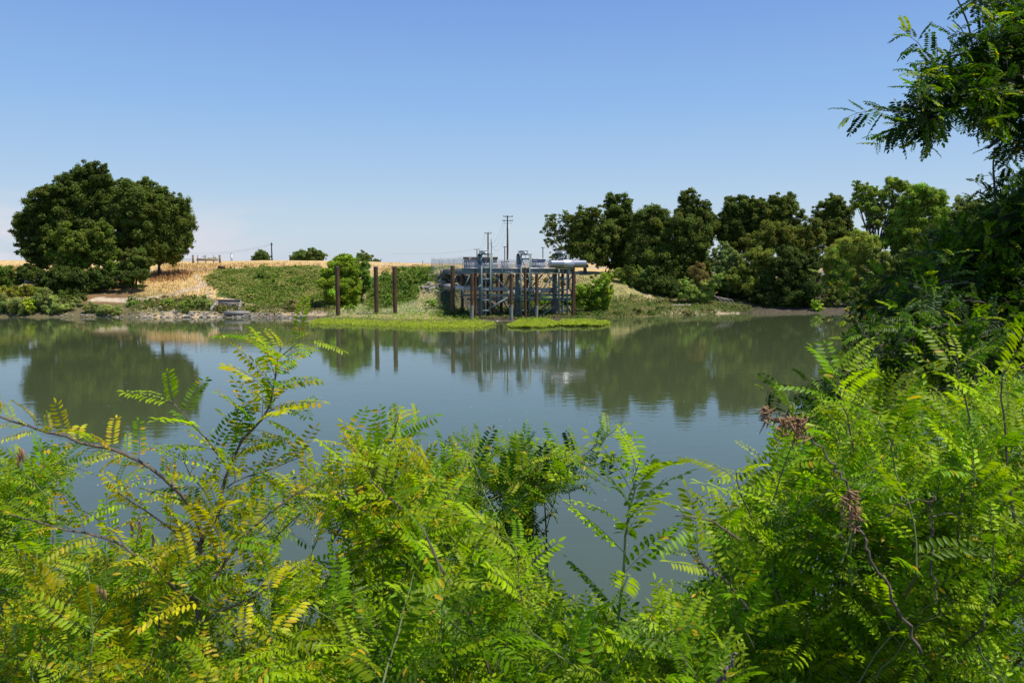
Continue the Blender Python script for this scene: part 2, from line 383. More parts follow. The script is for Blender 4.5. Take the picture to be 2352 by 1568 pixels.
def tree(name, label, cat, group, Y, base, lobes, col, size=.5, cov=1.35, trunk_r=.45, nstem=1, mat='far', yel=None, droop=0., bark='bark', twigs=0, depth=1., flat=1., var=.18, subr=(.16, .32)):
    if base is None: bw = None
    bpx, bpy_ = base if isinstance(base, tuple) else (base, None)
    bw = gy(bpx, Y)
    LB = []; size = size*.84
    for l in lobes:
        px, py, r = l[0], l[1], l[2]; ry = l[3] if len(l) > 3 else r
        dY = l[4] if len(l) > 4 else rng.uniform(-.25, .25)*r*Y/F
        c = W(px, py, Y+dY); s = Y/F
        LB.append((c, r*s*1.06, max(r, ry)*s*depth*.8, ry*s*1.06))
    e = empty(name, bw, label, cat, group)
    P, Nn, C, S = lobes_cloud(LB, size, col, cov, droop=droop, yel=yel, flat=flat, var=var, subr=subr)
    k = P[:, 2] > HT(P[:, 0], P[:, 1])-.05
    v, q, c = cards(P[k], Nn[k], S[k], C[k])
    link('foliage', mesh_np('foliage', v, [q], cols=c), e, M[mat])
    mb = MB()
    top = LB[0][0]
    for s_ in range(nstem):
        b0 = bw+np.array([rng.uniform(-1, 1)*.6*s_, rng.uniform(-.6, .6)*s_, -.3])
        fork = b0+np.array([rng.normal()*.4, 0, max(1., (min(l[0][2] for l in LB)-bw[2])*.55)])
        limb(mb, b0, fork, trunk_r*1.15, trunk_r*.8, 8, .05)
        for c, rx, ry, rz in LB[s_::nstem]:
            tip = c+np.array([0, 0, rz*.2])
            p = limb(mb, fork, tip, trunk_r*.5, trunk_r*.12, 6)
            for q_ in range(5+twigs):
                d = unit(rng.normal(size=3)+np.array([0, 0, .3]))
                i0 = rng.integers(2, len(p)); limb(mb, p[i0], c+d*np.array([rx, ry, rz])*rng.uniform(.6, .95), trunk_r*.14, .02, 4, seg=4)
    mb.build('trunk', M[bark], e, smooth=True)
    return e
OAK = (.040, .056, .016); OAK2 = (.052, .068, .021); OLV = (.068, .078, .020); WIL = (.125, .145, .04); GRY = (.14, .165, .085)
BRT = (.12, .175, .03); MID = (.055, .088, .02); COT = (.09, .125, .028)
gL = 'big dark trees on the left far bank'
tree('oak_tree', 'dark broad oak at left end of the big left clump, low ragged crown', 'tree', gL, 196, 95,
     [(95, 480, 42, 38), (62, 520, 34, 32), (118, 445, 30, 26), (72, 566, 30, 30), (112, 550, 42, 40), (88, 600, 30, 26), (48, 512, 18, 14), (142, 500, 34)], OAK, .5, trunk_r=.4)
tree('oak_tree', 'tallest dark oak with peaked crown in the middle of the left clump', 'tree', gL, 200, 158,
     [(200, 440, 46, 44), (205, 398, 30, 24), (165, 420, 30, 26), (240, 418, 26, 26), (150, 470, 44), (235, 470, 44), (175, 520, 48), (140, 560, 40), (190, 575, 42, 36), (238, 390, 14, 12)], OAK, .5, trunk_r=.55)
tree('oak_tree', 'dark rounded oak right of the tallest one in the left clump', 'tree', gL, 199, 300,
     [(305, 470, 44, 46), (330, 432, 28, 24), (292, 432, 22, 20), (270, 500, 40), (320, 530, 46), (285, 560, 40, 36), (345, 480, 34)], OAK2, .5, trunk_r=.5)
tree('oak_tree', 'drooping oak at right end of the left clump with hanging outer twigs', 'tree', gL, 204, 366,
     [(385, 500, 44, 46), (385, 585, 34, 16), (350, 590, 28, 18), (410, 470, 26, 24), (368, 452, 26, 24), (418, 520, 28, 38), (395, 560, 40, 34), (365, 545, 36, 40), (425, 560, 18, 26)], OAK2, .48, trunk_r=.45, droop=.9)
tree('sycamore_tree', 'lighter yellow-green tree in front of the tall oak on left bank', 'tree', gL, 189, 142,
     [(150, 545, 30, 26), (195, 560, 34, 28), (235, 540, 26, 26), (170, 590, 36, 30), (245, 580, 28, 26), (140, 610, 26), (120, 590, 20, 20)], (.062, .085, .02), .42, trunk_r=.35, yel=((.28, .22, .03), .04))
tree('sycamore_tree', 'small glossy green tree under the clump beside the dark trunk', 'tree', gL, 190, 228,
     [(245, 600, 24, 22), (262, 620, 20, 16), (232, 580, 24, 20)], MID, .4, trunk_r=.4)
tree('young_oak', 'low bushy dark tree under the drooping oak', 'tree', gL, 190, 312,
     [(310, 600, 26, 28), (325, 622, 24, 20), (290, 618, 20, 20), (340, 600, 16, 16)], OAK2, .4, trunk_r=.25)
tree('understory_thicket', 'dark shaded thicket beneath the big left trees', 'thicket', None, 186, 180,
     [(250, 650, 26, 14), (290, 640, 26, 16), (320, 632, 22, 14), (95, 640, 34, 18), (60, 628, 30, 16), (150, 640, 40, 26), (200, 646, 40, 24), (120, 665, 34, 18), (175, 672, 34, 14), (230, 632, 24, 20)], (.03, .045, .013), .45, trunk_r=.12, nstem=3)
tree('willow_bush', 'rounded green bush at the left edge above the shore', 'bush', None, 184, -6, [(0, 635, 34, 24), (-30, 640, 34, 26), (20, 650, 24, 16)], MID, .38, trunk_r=.12)
tree('willow_bush', 'yellowish weedy bush at left edge below the green one', 'bush', None, 180, 14, [(5, 670, 26, 13), (45, 670, 22, 16), (75, 668, 18, 14)], (.11, .12, .025), .35, trunk_r=.08)
# grey willow shrubs along the left shoreline
gs = 'grey-green willow shrubs along the left shore'
for i, (px, py, r, ry, Y, lb) in enumerate([
    (14, 700, 36, 26, 174, 'leftmost grey willow shrub cut by the photo edge'),
    (52, 705, 30, 22, 173, 'second grey willow shrub from the left on the shore'),
    (100, 690, 34, 30, 174.5, 'tall silvery willow shrub left of the bright yellow-green bush tip'),
    (128, 702, 30, 24, 173, 'wide silvery willow shrub whose foot hides the shore rocks'),
    (160, 700, 15, 14, 174, 'small dull willow shrub right of the wide silvery one'),
    (178, 688, 14, 12, 176, 'small blue-grey shrub up the bank beside the path shadow'),
    (212, 706, 22, 17, 173, 'middle-sized pale willow shrub left of the widest low one'),
    (250, 710, 32, 15, 172.5, 'widest low pale willow shrub, last before the bare rocks')]):
    tree('willow_shrub', lb, 'shrub', gs, Y, px, [(px, py, r*.75, ry*.8), (px-r*.5, py+5, r*.5, ry*.6), (px+r*.5, py+5, r*.5, ry*.6)], np.array(GRY)*rng.uniform(.7, .95), .3, cov=1.3, trunk_r=.05, nstem=2, flat=1.2)
tree('yellow_bush', 'bright yellow-green bush among the grey shore willows', 'bush', None, 172.5, 66, [(68, 705, 13, 16), (62, 690, 8, 8), (74, 692, 9, 9)], (.19, .22, .03), .3, trunk_r=.05)
gg = 'green bushes dotted on the far bank'
for px, py, r, ry, Y, col, lb in [
    (145, 683, 26, 16, 177, (.06, .08, .022), 'dark olive bush behind the shore willows under the big trees'),
    (183, 680, 16, 16, 177, (.045, .065, .02), 'dark upright bush at the shadow edge of the sandy path'),
    (306, 698, 20, 13, 177, (.085, .13, .03), 'round green bush where the sandy path meets the rocks'),
    (342, 697, 13, 10, 177, (.08, .12, .03), 'small green bush right of the path end'),
    (385, 695, 20, 14, 176, (.1, .14, .035), 'wider green bush above the rock row, middle of the left bank'),
    (428, 697, 22, 13, 176, (.11, .15, .05), 'green bush above the rocks two along from the headwall'),
    (466, 694, 22, 18, 175, (.12, .145, .07), 'pale grey-green bush just left of the concrete headwall'),
    (596, 638, 16, 15, 198, (.05, .08, .02), 'dark bush sticking up in the middle of the vine slope'),
    (324, 657, 7, 6, 186, (.08, .13, .03), 'tiny green bush alone in the dry grass by the path'),
    (580, 707, 18, 10, 173, (.08, .11, .03), 'low bush at the water right of the concrete headwall'),
    (990, 694, 15, 13, 170, (.1, .17, .028), 'round bright grassy bush on the sandy slope left of the pumps'),
    (895, 692, 9, 12, 172, (.07, .11, .03), 'small dark weed between the two middle piles'),
    (805, 706, 14, 10, 168, (.1, .15, .03), 'small weed at the foot of the big shrub behind the left pile')]:
    tree('green_bush', lb, 'bush', gg, Y, px, [(px, py, r*.7, ry*.8), (px-r*.5, py+3, r*.5, ry*.6), (px+r*.5, py+3, r*.5, ry*.6)], col, .3, trunk_r=.05)
tree('tall_shrub', 'tall yellow-green shrub rising behind the leftmost free pile', 'shrub', None, 176, 785,
     [(785, 625, 34, 34), (762, 640, 24, 28), (790, 595, 22, 12), (770, 660, 34, 38), (800, 665, 30, 30), (785, 695, 30, 20), (765, 618, 18, 16), (752, 645, 14, 20), (790, 650, 30, 34), (775, 690, 26, 22), (806, 612, 18, 16), (812, 695, 12, 14)], (.105, .145, .02), .38, cov=2.2, trunk_r=.15, nstem=2, yel=((.2, .19, .03), .1))
tree('vine_covered_tree', 'darker vine-covered round shrub right of the tall yellow-green one', 'shrub', None, 180, 828,
     [(826, 625, 24, 26), (838, 648, 18, 24), (815, 610, 18, 16), (822, 665, 20, 20)], (.06, .10, .024), .4, trunk_r=.15)
# distant trees past the levee
gd = 'distant trees past the levee'
tree('distant_tree', 'small round dark tree left of the lone distant pole', 'tree', gd, 420, 601, [(600, 589, 17, 15), (588, 594, 10, 10), (614, 592, 10, 10)], (.06, .08, .035), .7, trunk_r=.3)
tree('distant_tree', 'wide dark tree group showing past the levee between pole and tall shrub', 'tree', gd, 420, 705, [(705, 588, 26, 14), (682, 592, 17, 10), (730, 590, 20, 13), (718, 580, 14, 10)], (.06, .08, .032), .7, trunk_r=.3)
tree('distant_tree', 'low dark tree top just right of the vine-covered shrub', 'tree', gd, 400, 842, [(842, 594, 16, 9), (828, 590, 14, 12)], (.055, .08, .03), .7, trunk_r=.2)
tree('distant_tree', 'tiny dark tree on the horizon nearest the metal gate', 'tree', gd, 430, 866, [(866, 599, 9, 5), (860, 601, 7, 4)], (.05, .07, .028), .6, trunk_r=.15)
tree('distant_bush', 'low pale bush on the levee skyline right of the wooden posts', 'bush', gd, 380, 484, [(484, 597, 14, 4)], (.09, .11, .04), .5, trunk_r=.08)
# right bank woodland
gr = 'trees of the right-hand far woodland'
R = lambda *a, **k: tree(*a, **k)
R('airy_oak', 'airy leaning oak at the left end of the right woodland with open branches', 'tree', gr, 212, 1310,
  [(1268, 510, 18, 18), (1300, 500, 16, 18), (1256, 528, 15, 14), (1290, 540, 22, 18), (1262, 556, 13, 14), (1278, 580, 14, 16), (1266, 600, 7, 14), (1318, 520, 20, 20)], OAK2, .42, cov=.75, trunk_r=.35, twigs=5)
R('oak_tree', 'bushy dark oak with flattish top behind the silver tank', 'tree', gr, 208, 1345,
  [(1345, 520, 36, 38), (1368, 492, 24, 18), (1330, 560, 32, 30), (1365, 575, 38, 30), (1335, 498, 18, 16), (1310, 575, 22, 20), (1390, 540, 28, 34)], OAK2, .48, trunk_r=.45)
R('oak_tree', 'tall dark oak with double top above the silver tank', 'tree', gr, 212, 1425,
  [(1415, 475, 30, 28), (1440, 500, 26, 30), (1405, 510, 28), (1425, 545, 38, 36), (1400, 462, 14, 14), (1430, 590, 40, 26), (1442, 470, 12, 12)], OAK, .48, trunk_r=.5)
R('oak_tree', 'broad rounded dark oak filling between the double-topped and the spired trees', 'tree', gr, 206, 1490,
  [(1500, 510, 38, 36), (1475, 530, 30, 30), (1520, 540, 38, 40), (1490, 580, 42, 40), (1490, 490, 20, 16), (1515, 600, 40, 34), (1460, 580, 26, 40)], OAK2, .48, trunk_r=.45, droop=.5)
R('oak_tree', 'dark oak with a single spire-like top, left middle of the woodland', 'tree', gr, 211, 1590,
  [(1584, 465, 24, 28), (1605, 490, 26, 28), (1570, 510, 30), (1620, 520, 32, 36), (1590, 550, 40, 36), (1584, 445, 14, 12), (1620, 470, 12, 14)], OAK, .48, trunk_r=.5)
R('oak_tree', 'draped dark tree in front of the spired oak, down to the slope', 'tree', gr, 202, 1560,
  [(1565, 530, 30, 38), (1595, 550, 32, 40), (1555, 590, 40, 40), (1600, 610, 36, 40), (1570, 640, 40, 30), (1530, 620, 34, 40)], (.042, .058, .016), .46, trunk_r=.35, droop=.7)
R('oak_tree', 'wide dark oak with lumpy crown in the middle of the woodland', 'tree', gr, 212, 1700,
  [(1690, 490, 34, 34), (1715, 470, 26, 22), (1670, 520, 34), (1730, 510, 34), (1700, 550, 44, 36), (1680, 462, 14, 12), (1740, 480, 24, 24), (1740, 560, 30)], OAK, .48, trunk_r=.55)
R('oak_tree', 'dark oak with rounded top just right of the middle of the woodland', 'tree', gr, 210, 1800,
  [(1802, 470, 30, 26), (1770, 490, 30, 26), (1820, 495, 26, 28), (1790, 520, 36, 30), (1780, 462, 16, 12)], OAK2, .48, trunk_r=.5)
R('oak_tree', 'freestanding-looking dark conical oak beside the gap before the yellow-tipped tree', 'tree', gr, 214, 1915,
  [(1915, 475, 28, 26), (1890, 490, 24, 24), (1935, 500, 26, 28), (1910, 525, 38, 32), (1945, 530, 22, 22), (1918, 458, 14, 12), (1930, 565, 40, 32), (1960, 545, 14, 14)], OAK2, .46, trunk_r=.5)
R('cottonwood_tree', 'open light-green tree with bare dark curving limbs and yellow tips', 'tree', gr, 206, 2012,
  [(1985, 440, 22, 20), (1975, 465, 22, 20), (2000, 475, 22, 20), (1968, 424, 12, 10), (2035, 445, 20, 18), (2055, 425, 24, 16), (2075, 430, 18, 14), (2010, 440, 16, 14), (2015, 500, 22, 20), (2030, 475, 18, 18), (2045, 520, 22, 22), (2000, 520, 16, 16), (2062, 470, 20, 20)], COT, .42, cov=1.15, trunk_r=.62, twigs=3, yel=((.32, .24, .04), .09))
R('poplar_tree', 'tall bright green tree right of the yellow-tipped tree', 'tree', gr, 202, 2110,
  [(2110, 455, 36, 30), (2145, 470, 32, 30), (2085, 490, 36, 36), (2130, 510, 40, 40), (2170, 490, 18, 24), (2090, 540, 40, 40), (2060, 550, 30, 36), (2120, 575, 40, 40), (2100, 440, 16, 12), (2065, 510, 20, 24)], (.095, .135, .028), .45, trunk_r=.5)
R('bare_tipped_tree', 'thin greyish-green tree with bare twigs sticking from its top at far right', 'tree', gr, 206, 2215,
  [(2205, 475, 20, 22), (2235, 475, 26, 22), (2220, 510, 40, 34), (2190, 530, 36, 40), (2260, 510, 36, 40)], (.085, .105, .045), .42, cov=1., trunk_r=.35, twigs=6)
R('willow_tree', 'olive drooping willow in front of the lumpy middle oak', 'tree', gr, 197, 1770,
  [(1770, 545, 34, 36), (1740, 570, 28, 36), (1800, 540, 30, 30), (1830, 560, 30, 40), (1860, 530, 24, 30), (1850, 570, 26, 36), (1880, 545, 14, 26)], OLV, .42, trunk_r=.35, droop=.9, yel=((.16, .1, .045), .06))
R('willow_tree', 'yellow-olive feathery willow, lower left of the lumpy middle oak', 'tree', gr, 193, 1740,
  [(1725, 620, 22, 24), (1745, 590, 26, 30), (1760, 620, 30, 34), (1700, 640, 28, 26), (1735, 655, 36, 24)], (.085, .10, .028), .36, trunk_r=.3, droop=.7)
R('dense_tree', 'very dark dense rounded tree standing at the water, right of centre woodland', 'tree', gr, 190, 1800,
  [(1800, 600, 34, 30), (1830, 620, 40, 40), (1780, 640, 36, 36), (1820, 665, 46, 36), (1855, 650, 30, 46), (1790, 685, 44, 22), (1845, 692, 34, 22), (1865, 600, 20, 24), (1750, 680, 26, 24)], (.03, .045, .014), .46, trunk_r=.35)
R('willow_tree', 'pale yellow-green billowy willow with rounded puffs', 'tree', gr, 196, 1945,
  [(1945, 565, 20, 18), (1975, 550, 22, 16), (1995, 560, 18, 18), (1920, 580, 20, 18), (1965, 580, 22, 20), (1905, 600, 20, 18), (1935, 605, 20, 18), (1985, 590, 20, 20), (1950, 625, 22, 20), (1912, 635, 18, 18), (1970, 640, 20, 18), (1935, 655, 20, 18)], WIL, .3, cov=1.5, trunk_r=.3, var=.12, subr=(.35, .6))
R('willow_tree', 'dull grey-green willow between the pale billowy one and the right edge foliage', 'tree', gr, 193, 2035,
  [(2020, 600, 26, 26), (2050, 620, 28, 30), (2000, 640, 24, 30), (2035, 660, 34, 34), (2075, 640, 30, 40), (2010, 580, 16, 16), (2080, 600, 24, 26), (2045, 690, 40, 22)], (.09, .11, .042), .36, trunk_r=.3)
R('willow_tree', 'low willow with brownish lower leaves at the waterline below the billowy one', 'tree', gr, 190, 1950,
  [(1950, 680, 24, 20), (1920, 668, 20, 22), (1970, 690, 20, 18), (1905, 690, 20, 20), (1985, 670, 18, 22)], (.075, .09, .03), .34, trunk_r=.2, yel=((.16, .1, .04), .06))
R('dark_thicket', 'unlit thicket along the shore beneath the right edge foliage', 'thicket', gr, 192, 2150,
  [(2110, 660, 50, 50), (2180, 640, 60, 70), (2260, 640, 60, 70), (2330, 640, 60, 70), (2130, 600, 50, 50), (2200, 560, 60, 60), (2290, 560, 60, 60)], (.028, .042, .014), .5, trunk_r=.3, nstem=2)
R('grey_leaved_tree', 'blue-grey leaved small tree left of the yellow-olive feathery willow', 'tree', gr, 196, 1670,
  [(1665, 570, 16, 16), (1640, 590, 16, 18), (1672, 595, 22, 24), (1660, 620, 22, 24), (1690, 625, 24, 26), (1665, 650, 28, 22), (1690, 600, 16, 18)], (.08, .105, .055), .36, trunk_r=.2, nstem=2)
R('brown_twig_shrub', 'half-dead shrub with brown hanging twigs in front of the woodland', 'shrub', gr, 192, 1600,
  [(1605, 620, 18, 20), (1615, 645, 18, 20), (1600, 660, 20, 22)], (.11, .085, .05), .26, cov=.7, trunk_r=.1, nstem=3, twigs=10, droop=.9)
R('glossy_bush', 'pale glossy-leaved bush at the woodland foot above the driftwood', 'bush', gr, 190.5, 1585,
  [(1580, 670, 22, 24), (1605, 680, 20, 18), (1570, 650, 14, 14), (1625, 665, 18, 22), (1645, 645, 16, 18)], (.11, .145, .055), .36, trunk_r=.1)
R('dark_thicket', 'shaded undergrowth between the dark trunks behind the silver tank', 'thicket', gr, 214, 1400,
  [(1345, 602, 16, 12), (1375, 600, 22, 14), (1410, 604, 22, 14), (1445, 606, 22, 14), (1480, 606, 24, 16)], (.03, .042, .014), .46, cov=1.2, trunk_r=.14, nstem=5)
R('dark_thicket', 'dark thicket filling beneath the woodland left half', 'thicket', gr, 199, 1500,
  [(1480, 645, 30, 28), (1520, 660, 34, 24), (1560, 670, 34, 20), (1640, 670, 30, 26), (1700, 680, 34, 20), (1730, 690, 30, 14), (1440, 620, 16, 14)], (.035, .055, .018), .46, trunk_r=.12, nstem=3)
R('shore_bush', 'small bright yellow-green bush hanging over the water at the dark woodland foot', 'bush', None, 186.5, 1878, [(1876, 702, 12, 12), (1870, 694, 8, 8), (1884, 709, 9, 7)], (.13, .19, .025), .3, trunk_r=.05)
R('shore_bush', 'dry straw-green shore bush at the right end of the visible waterline', 'bush', None, 186.5, 1965, [(1960, 710, 16, 7), (1975, 706, 14, 9), (1985, 712, 12, 5)], (.2, .19, .06), .3, trunk_r=.05)
R('bramble_bush', 'big bright green round bush right of the pump platform', 'bush', None, 176, 1368,
  [(1375, 650, 24, 20), (1355, 670, 28, 24), (1390, 668, 18, 26), (1350, 695, 30, 20), (1378, 695, 26, 20), (1340, 680, 20, 20), (1400, 662, 9, 18), (1392, 645, 12, 10)], (.095, .14, .025), .38, trunk_r=.12, nstem=2, yel=((.2, .13, .05), .05))
R('bramble_bush', 'spreading pale green bush higher up the slope right of the round one', 'bush', None, 200, 1440,
  [(1400, 633, 22, 8), (1440, 632, 24, 12), (1470, 642, 26, 16), (1440, 648, 20, 10), (1465, 622, 14, 12), (1425, 622, 14, 8)], (.10, .13, .035), .36, trunk_r=.08, nstem=2)
R('bramble_bush', 'small leafy bush rising at the dark thicket edge', 'bush', None, 189, 1478, [(1486, 690, 7, 8), (1494, 697, 7, 4)], (.1, .15, .035), .26, trunk_r=.04)
R('bramble_bush', 'green brush seen through the platform legs behind the right column', 'bush', None, 184, 1240, [(1200, 690, 22, 12), (1240, 692, 26, 12), (1280, 694, 22, 14), (1150, 696, 18, 12), (1310, 690, 20, 18)], (.08, .13, .025), .36, trunk_r=.06)
# ------------------------------------------------------------------ ground cover on the far bank (uncountable)
def bank_points(poly, dens, yr, soft=7.):
    a = np.array(poly, float); x0 = (a[:, 0].min()-1176)/F*yr[1] if a[:, 0].min() < 1176 else (a[:, 0].min()-1176)/F*yr[0]
    x1 = (a[:, 0].max()-1176)/F*yr[1] if a[:, 0].max() > 1176 else (a[:, 0].max()-1176)/F*yr[0]
    n = int((x1-x0)*(yr[1]-yr[0])*dens)
    X = rng.uniform(x0, x1, n); Y = rng.uniform(yr[0], yr[1], n); Z = HT(X, Y)
    P = np.stack([X, Y, Z], 1)
    q = proj(P)+np.stack([16*fbm(X, Y, .35, 3), 6*fbm(X, Y, .45, 8)], 1)
    return P[inpoly(q+rng.normal(size=q.shape)*np.array([soft, soft*.4]), poly)]
def cover(name, polys, dens, yr, col, size, mound, label, alt=None, thick=.35, clumps=0):
    P = np.concatenate([bank_points(p, dens, yr) for p in polys])
    f = fbm(P[:, 0], P[:, 1], .26, 4)*.6+.4; f2 = fbm(P[:, 0], P[:, 1], 1.6, 14)*.5+.5
    f3 = np.clip(fbm(P[:, 0], P[:, 1], .8, 41), -.3, 1); P[:, 2] += np.clip(f, 0, 1)*mound+np.clip(fbm(P[:, 0], P[:, 1], .15, 77), 0, 1)*mound*.8+f2*mound*.3+f3*mound*.45+rng.random(len(P))*thick
    Nn = unit(rng.normal(size=P.shape)*.55+np.array([0, -.25, .8]))
    c = np.array(col)*(1+.16*rng.normal(size=(len(P), 1)))*(.55+.8*f2[:, None])
    if alt is not None:
        g2 = fbm(P[:, 0], P[:, 1], .35, 21); k = (g2+rng.normal(size=len(P))*.3) > .12
        c[k] = np.array(alt)*(1+.15*rng.normal(size=(k.sum(), 1)))
    v, q, cc = cards(P, Nn, size*rng.uniform(.6, 1.4, len(P)), np.clip(c, .005, .9), .75)
    if clumps:
        ii = rng.integers(0, len(P), clumps); lb = []
        for i_ in ii:
            rr_ = rng.uniform(.5, 1.3); lb.append((P[i_]+np.array([0, 0, .1]), rr_*1.3, rr_, rr_*.75))
        tone = alt if alt is not None else col
        for part, cl in ((lb[::2], col), (lb[1::2], tone)):
            p2, n2, c2, s2 = lobes_cloud(part, size*.85, np.array(cl)/np.array([3.0, 2.75, 1.7])*.95, 1.3)
            v2, q2, cc2 = cards(p2, n2, s2, c2); q = np.concatenate([q, q2+len(v)]); v = np.concatenate([v, v2]); cc = np.concatenate([cc, cc2])
    return link(name, mesh_np(name, v, [q], cols=cc), None, M['far'])
VIN1 = [(478, 650), (492, 634), (512, 624), (560, 622), (600, 616), (645, 611), (700, 618), (745, 622), (770, 640), (770, 712), (690, 706), (620, 704), (560, 694), (505, 678), (485, 660)]
VIN2 = [(850, 645), (900, 648), (950, 622), (985, 621), (1000, 628), (985, 645), (962, 660), (950, 690), (900, 705), (845, 712)]
o = cover('vine_cover', [VIN1], 30, (172, 212), (.20, .27, .04), .42, .75, '', alt=(.38, .36, .11), clumps=36)
tag(o, 'thick green vines blanketing the slope left of the tall shrub', 'vines', None, 'stuff')
o = cover('vine_cover', [VIN2], 30, (168, 204), (.15, .24, .035), .42, 1.1, '', alt=(.22, .28, .05), clumps=50)
tag(o, 'green vines on the slope between the free piles and the bridge rocks', 'vines', None, 'stuff')
o = cover('weed_cover', [[(300, 690), (400, 684), (480, 684), (500, 700), (560, 706), (640, 706), (700, 712), (700, 722), (500, 716), (290, 720)], [(630, 696), (770, 690), (780, 722), (650, 720)]], 20, (164, 190), (.13, .18, .04), .3, .5, '', alt=(.3, .26, .1), clumps=50)
tag(o, 'low weeds and dry stalks above the rock row on the left shore', 'weeds', None, 'stuff')
o = cover('weed_cover', [[(1330, 690), (1430, 682), (1600, 690), (1700, 700), (1720, 718), (1560, 728), (1340, 738)], [(1000, 712), (1330, 704), (1330, 732), (1000, 736)]], 22, (160, 205), (.13, .2, .035), .3, .3, '', alt=(.26, .25, .09), clumps=40)
tag(o, 'patchy green weeds on the low shore right of the pump platform', 'weeds', None, 'stuff')
o = cover('weed_cover', [[(1060, 640), (1340, 640), (1340, 700), (1060, 700)]], 8, (172, 204), (.13, .17, .04), .34, .4, '', alt=(.3, .24, .09), clumps=20)
tag(o, 'mixed weeds on the slope seen through the platform legs', 'weeds', None, 'stuff')
# floating mats of water plants
def mat_plants(poly, label, edge):
    P = bank_points(poly, 1, (140, 190))
    a = np.array(poly, float)
    n = 60000; px = rng.uniform(a[:, 0].min(), a[:, 0].max(), n); py = rng.uniform(a[:, 1].min(), a[:, 1].max(), n)
    pq = np.stack([px, py], 1)+np.stack([2.5*np.sin(px*.11)+1.5*np.sin(px*.37), 1.2*np.sin(px*.19+1)], 1)+rng.normal(size=pq.shape if False else (n, 2))*np.array([3., 1.1])
    k = inpoly(pq, poly); px, py = px[k], py[k]
    Y = F*H0/(py-603+8)*1.0; X = (px-1176)/F*Y
    z0 = np.maximum(HT(X, Y), 0)
    f = fbm(X, Y, .9, 6)*.5+.5
    Z = z0+.02+(f*.5+.2)*rng.random(len(X))**.4
    P = np.stack([X, Y, Z], 1)
    keep = rng.random(len(P)) < .75; P = P[keep]; f = f[keep]
    Nn = unit(rng.normal(size=P.shape)*.4+np.array([0, -.2, .9]))
    br = np.clip((Y[keep]-np.interp(X[keep], *edge))/9, 0, 1)
    c = np.array([.36, .43, .03])*(1-br[:, None])+np.array([.18, .32, .035])*br[:, None]
    c = c*(1+.2*rng.normal(size=(len(P), 1)))*(.8+.4*f[:, None])
    v, q, cc = cards(P, Nn, .24*rng.uniform(.6, 1.4, len(P)), np.clip(c, .005, .9), .8)
    o = link('floating_plant_mat', mesh_np('floating_plant_mat', v, [q], cols=cc), None, M['far'])
    tag(o, label, 'water plants', 'bright green floating plant mats at the shore'); return o
E = ([-40, -25, -12, -3, 8, 20], [160, 155, 155, 155, 155, 155])
mat_plants([(706, 738), (720, 728), (760, 722), (850, 702), (960, 694), (1050, 700), (1060, 718), (1090, 728), (1140, 738), (1090, 748), (1000, 748), (900, 744), (800, 740)], 'long bright green floating plant mat left of and beneath the platform', E)
mat_plants([(1176, 738), (1200, 728), (1240, 727), (1290, 736), (1270, 742), (1200, 746), (1165, 741)], 'short green floating plant mat in front of the middle gate frame', E)
mat_plants([(1278, 737), (1310, 728), (1340, 728), (1402, 736), (1380, 741), (1300, 742)], 'flat green floating plant mat at the right front corner of the platform', E)
# dry grass tufts: upright blades
def tufts(name, polys, dens, yr, col, alt, h, label, k_alt=.25):
    P = np.concatenate([bank_points(p, dens, yr) for p in polys]); n = len(P)
    d = unit(np.stack([rng.normal(size=n)*.35, rng.normal(size=n)*.35, np.ones(n)], 1)); a = unit(np.stack([rng.normal(size=n), rng.normal(size=n)*.4, np.zeros(n)], 1))
    hh = h*rng.uniform(.5, 1.3, n)*(1+.5*fbm(P[:, 0], P[:, 1], .6, 2)); w = hh*.28
    v = np.stack([P-a*w[:, None]*.5-np.array([0, 0, .05]), P+a*w[:, None]*.5-np.array([0, 0, .05]), P+d*hh[:, None]+a*w[:, None]*.12, P+d*hh[:, None]*.8-a*w[:, None]*.3], 1).reshape(-1, 3)
    c = np.array(col)*(1+.14*rng.normal(size=(n, 1)))
    k = (fbm(P[:, 0], P[:, 1], .3, 31)+.4*rng.normal(size=n)) > (1-k_alt*2.2); c[k] = np.array(alt)*(1+.14*rng.normal(size=(k.sum(), 1)))
    o = link(name, mesh_np(name, v, [np.arange(4*n).reshape(-1, 4)], cols=np.repeat(np.clip(c, .01, .9), 4, 0)), None, M['grass'])
    tag(o, label, 'grass', None, 'stuff')
tufts('dry_grass', [[(330, 648), (380, 606), (520, 606), (740, 606), (740, 614), (560, 618), (480, 630), (478, 690), (320, 686), (290, 670)], [(-60, 608), (60, 612), (60, 636), (-60, 636)], [(870, 612), (990, 612), (960, 640), (880, 645)]], 7, (176, 236), (.62, .425, .165), (.42, .27, .11), .42, 'golden dry grass over the left slope and levee foot')
tufts('dry_grass', [[(250, 650), (330, 650), (420, 670), (480, 688), (470, 700), (400, 690), (300, 684), (240, 676)], [(960, 640), (1060, 650), (1060, 700), (960, 700)], [(1060, 625), (1330, 625), (1330, 672), (1060, 672)]], 5, (172, 205), (.48, .36, .15), (.2, .22, .07), .32, 'shorter straw grass around the sandy path and beneath the platform', .5)
tufts('green_grass', [[(1330, 640), (1430, 636), (1440, 690), (1700, 694), (1760, 716), (1700, 722), (1560, 722), (1340, 730)], [(1650, 700), (1760, 698), (1770, 716), (1660, 718)]], 6, (168, 204), (.15, .19, .05), (.38, .32, .13), .38, 'green and straw grass on the low right shore', .4)
# reddish dry brush under the clump
tufts('dry_brush', [[(345, 632), (400, 616), (440, 624), (430, 640), (360, 650)], [(215, 634), (300, 640), (300, 652), (215, 650)]], 9, (184, 212), (.42, .23, .1), (.5, .34, .14), .75, 'reddish dry brush at the foot of the big left trees')
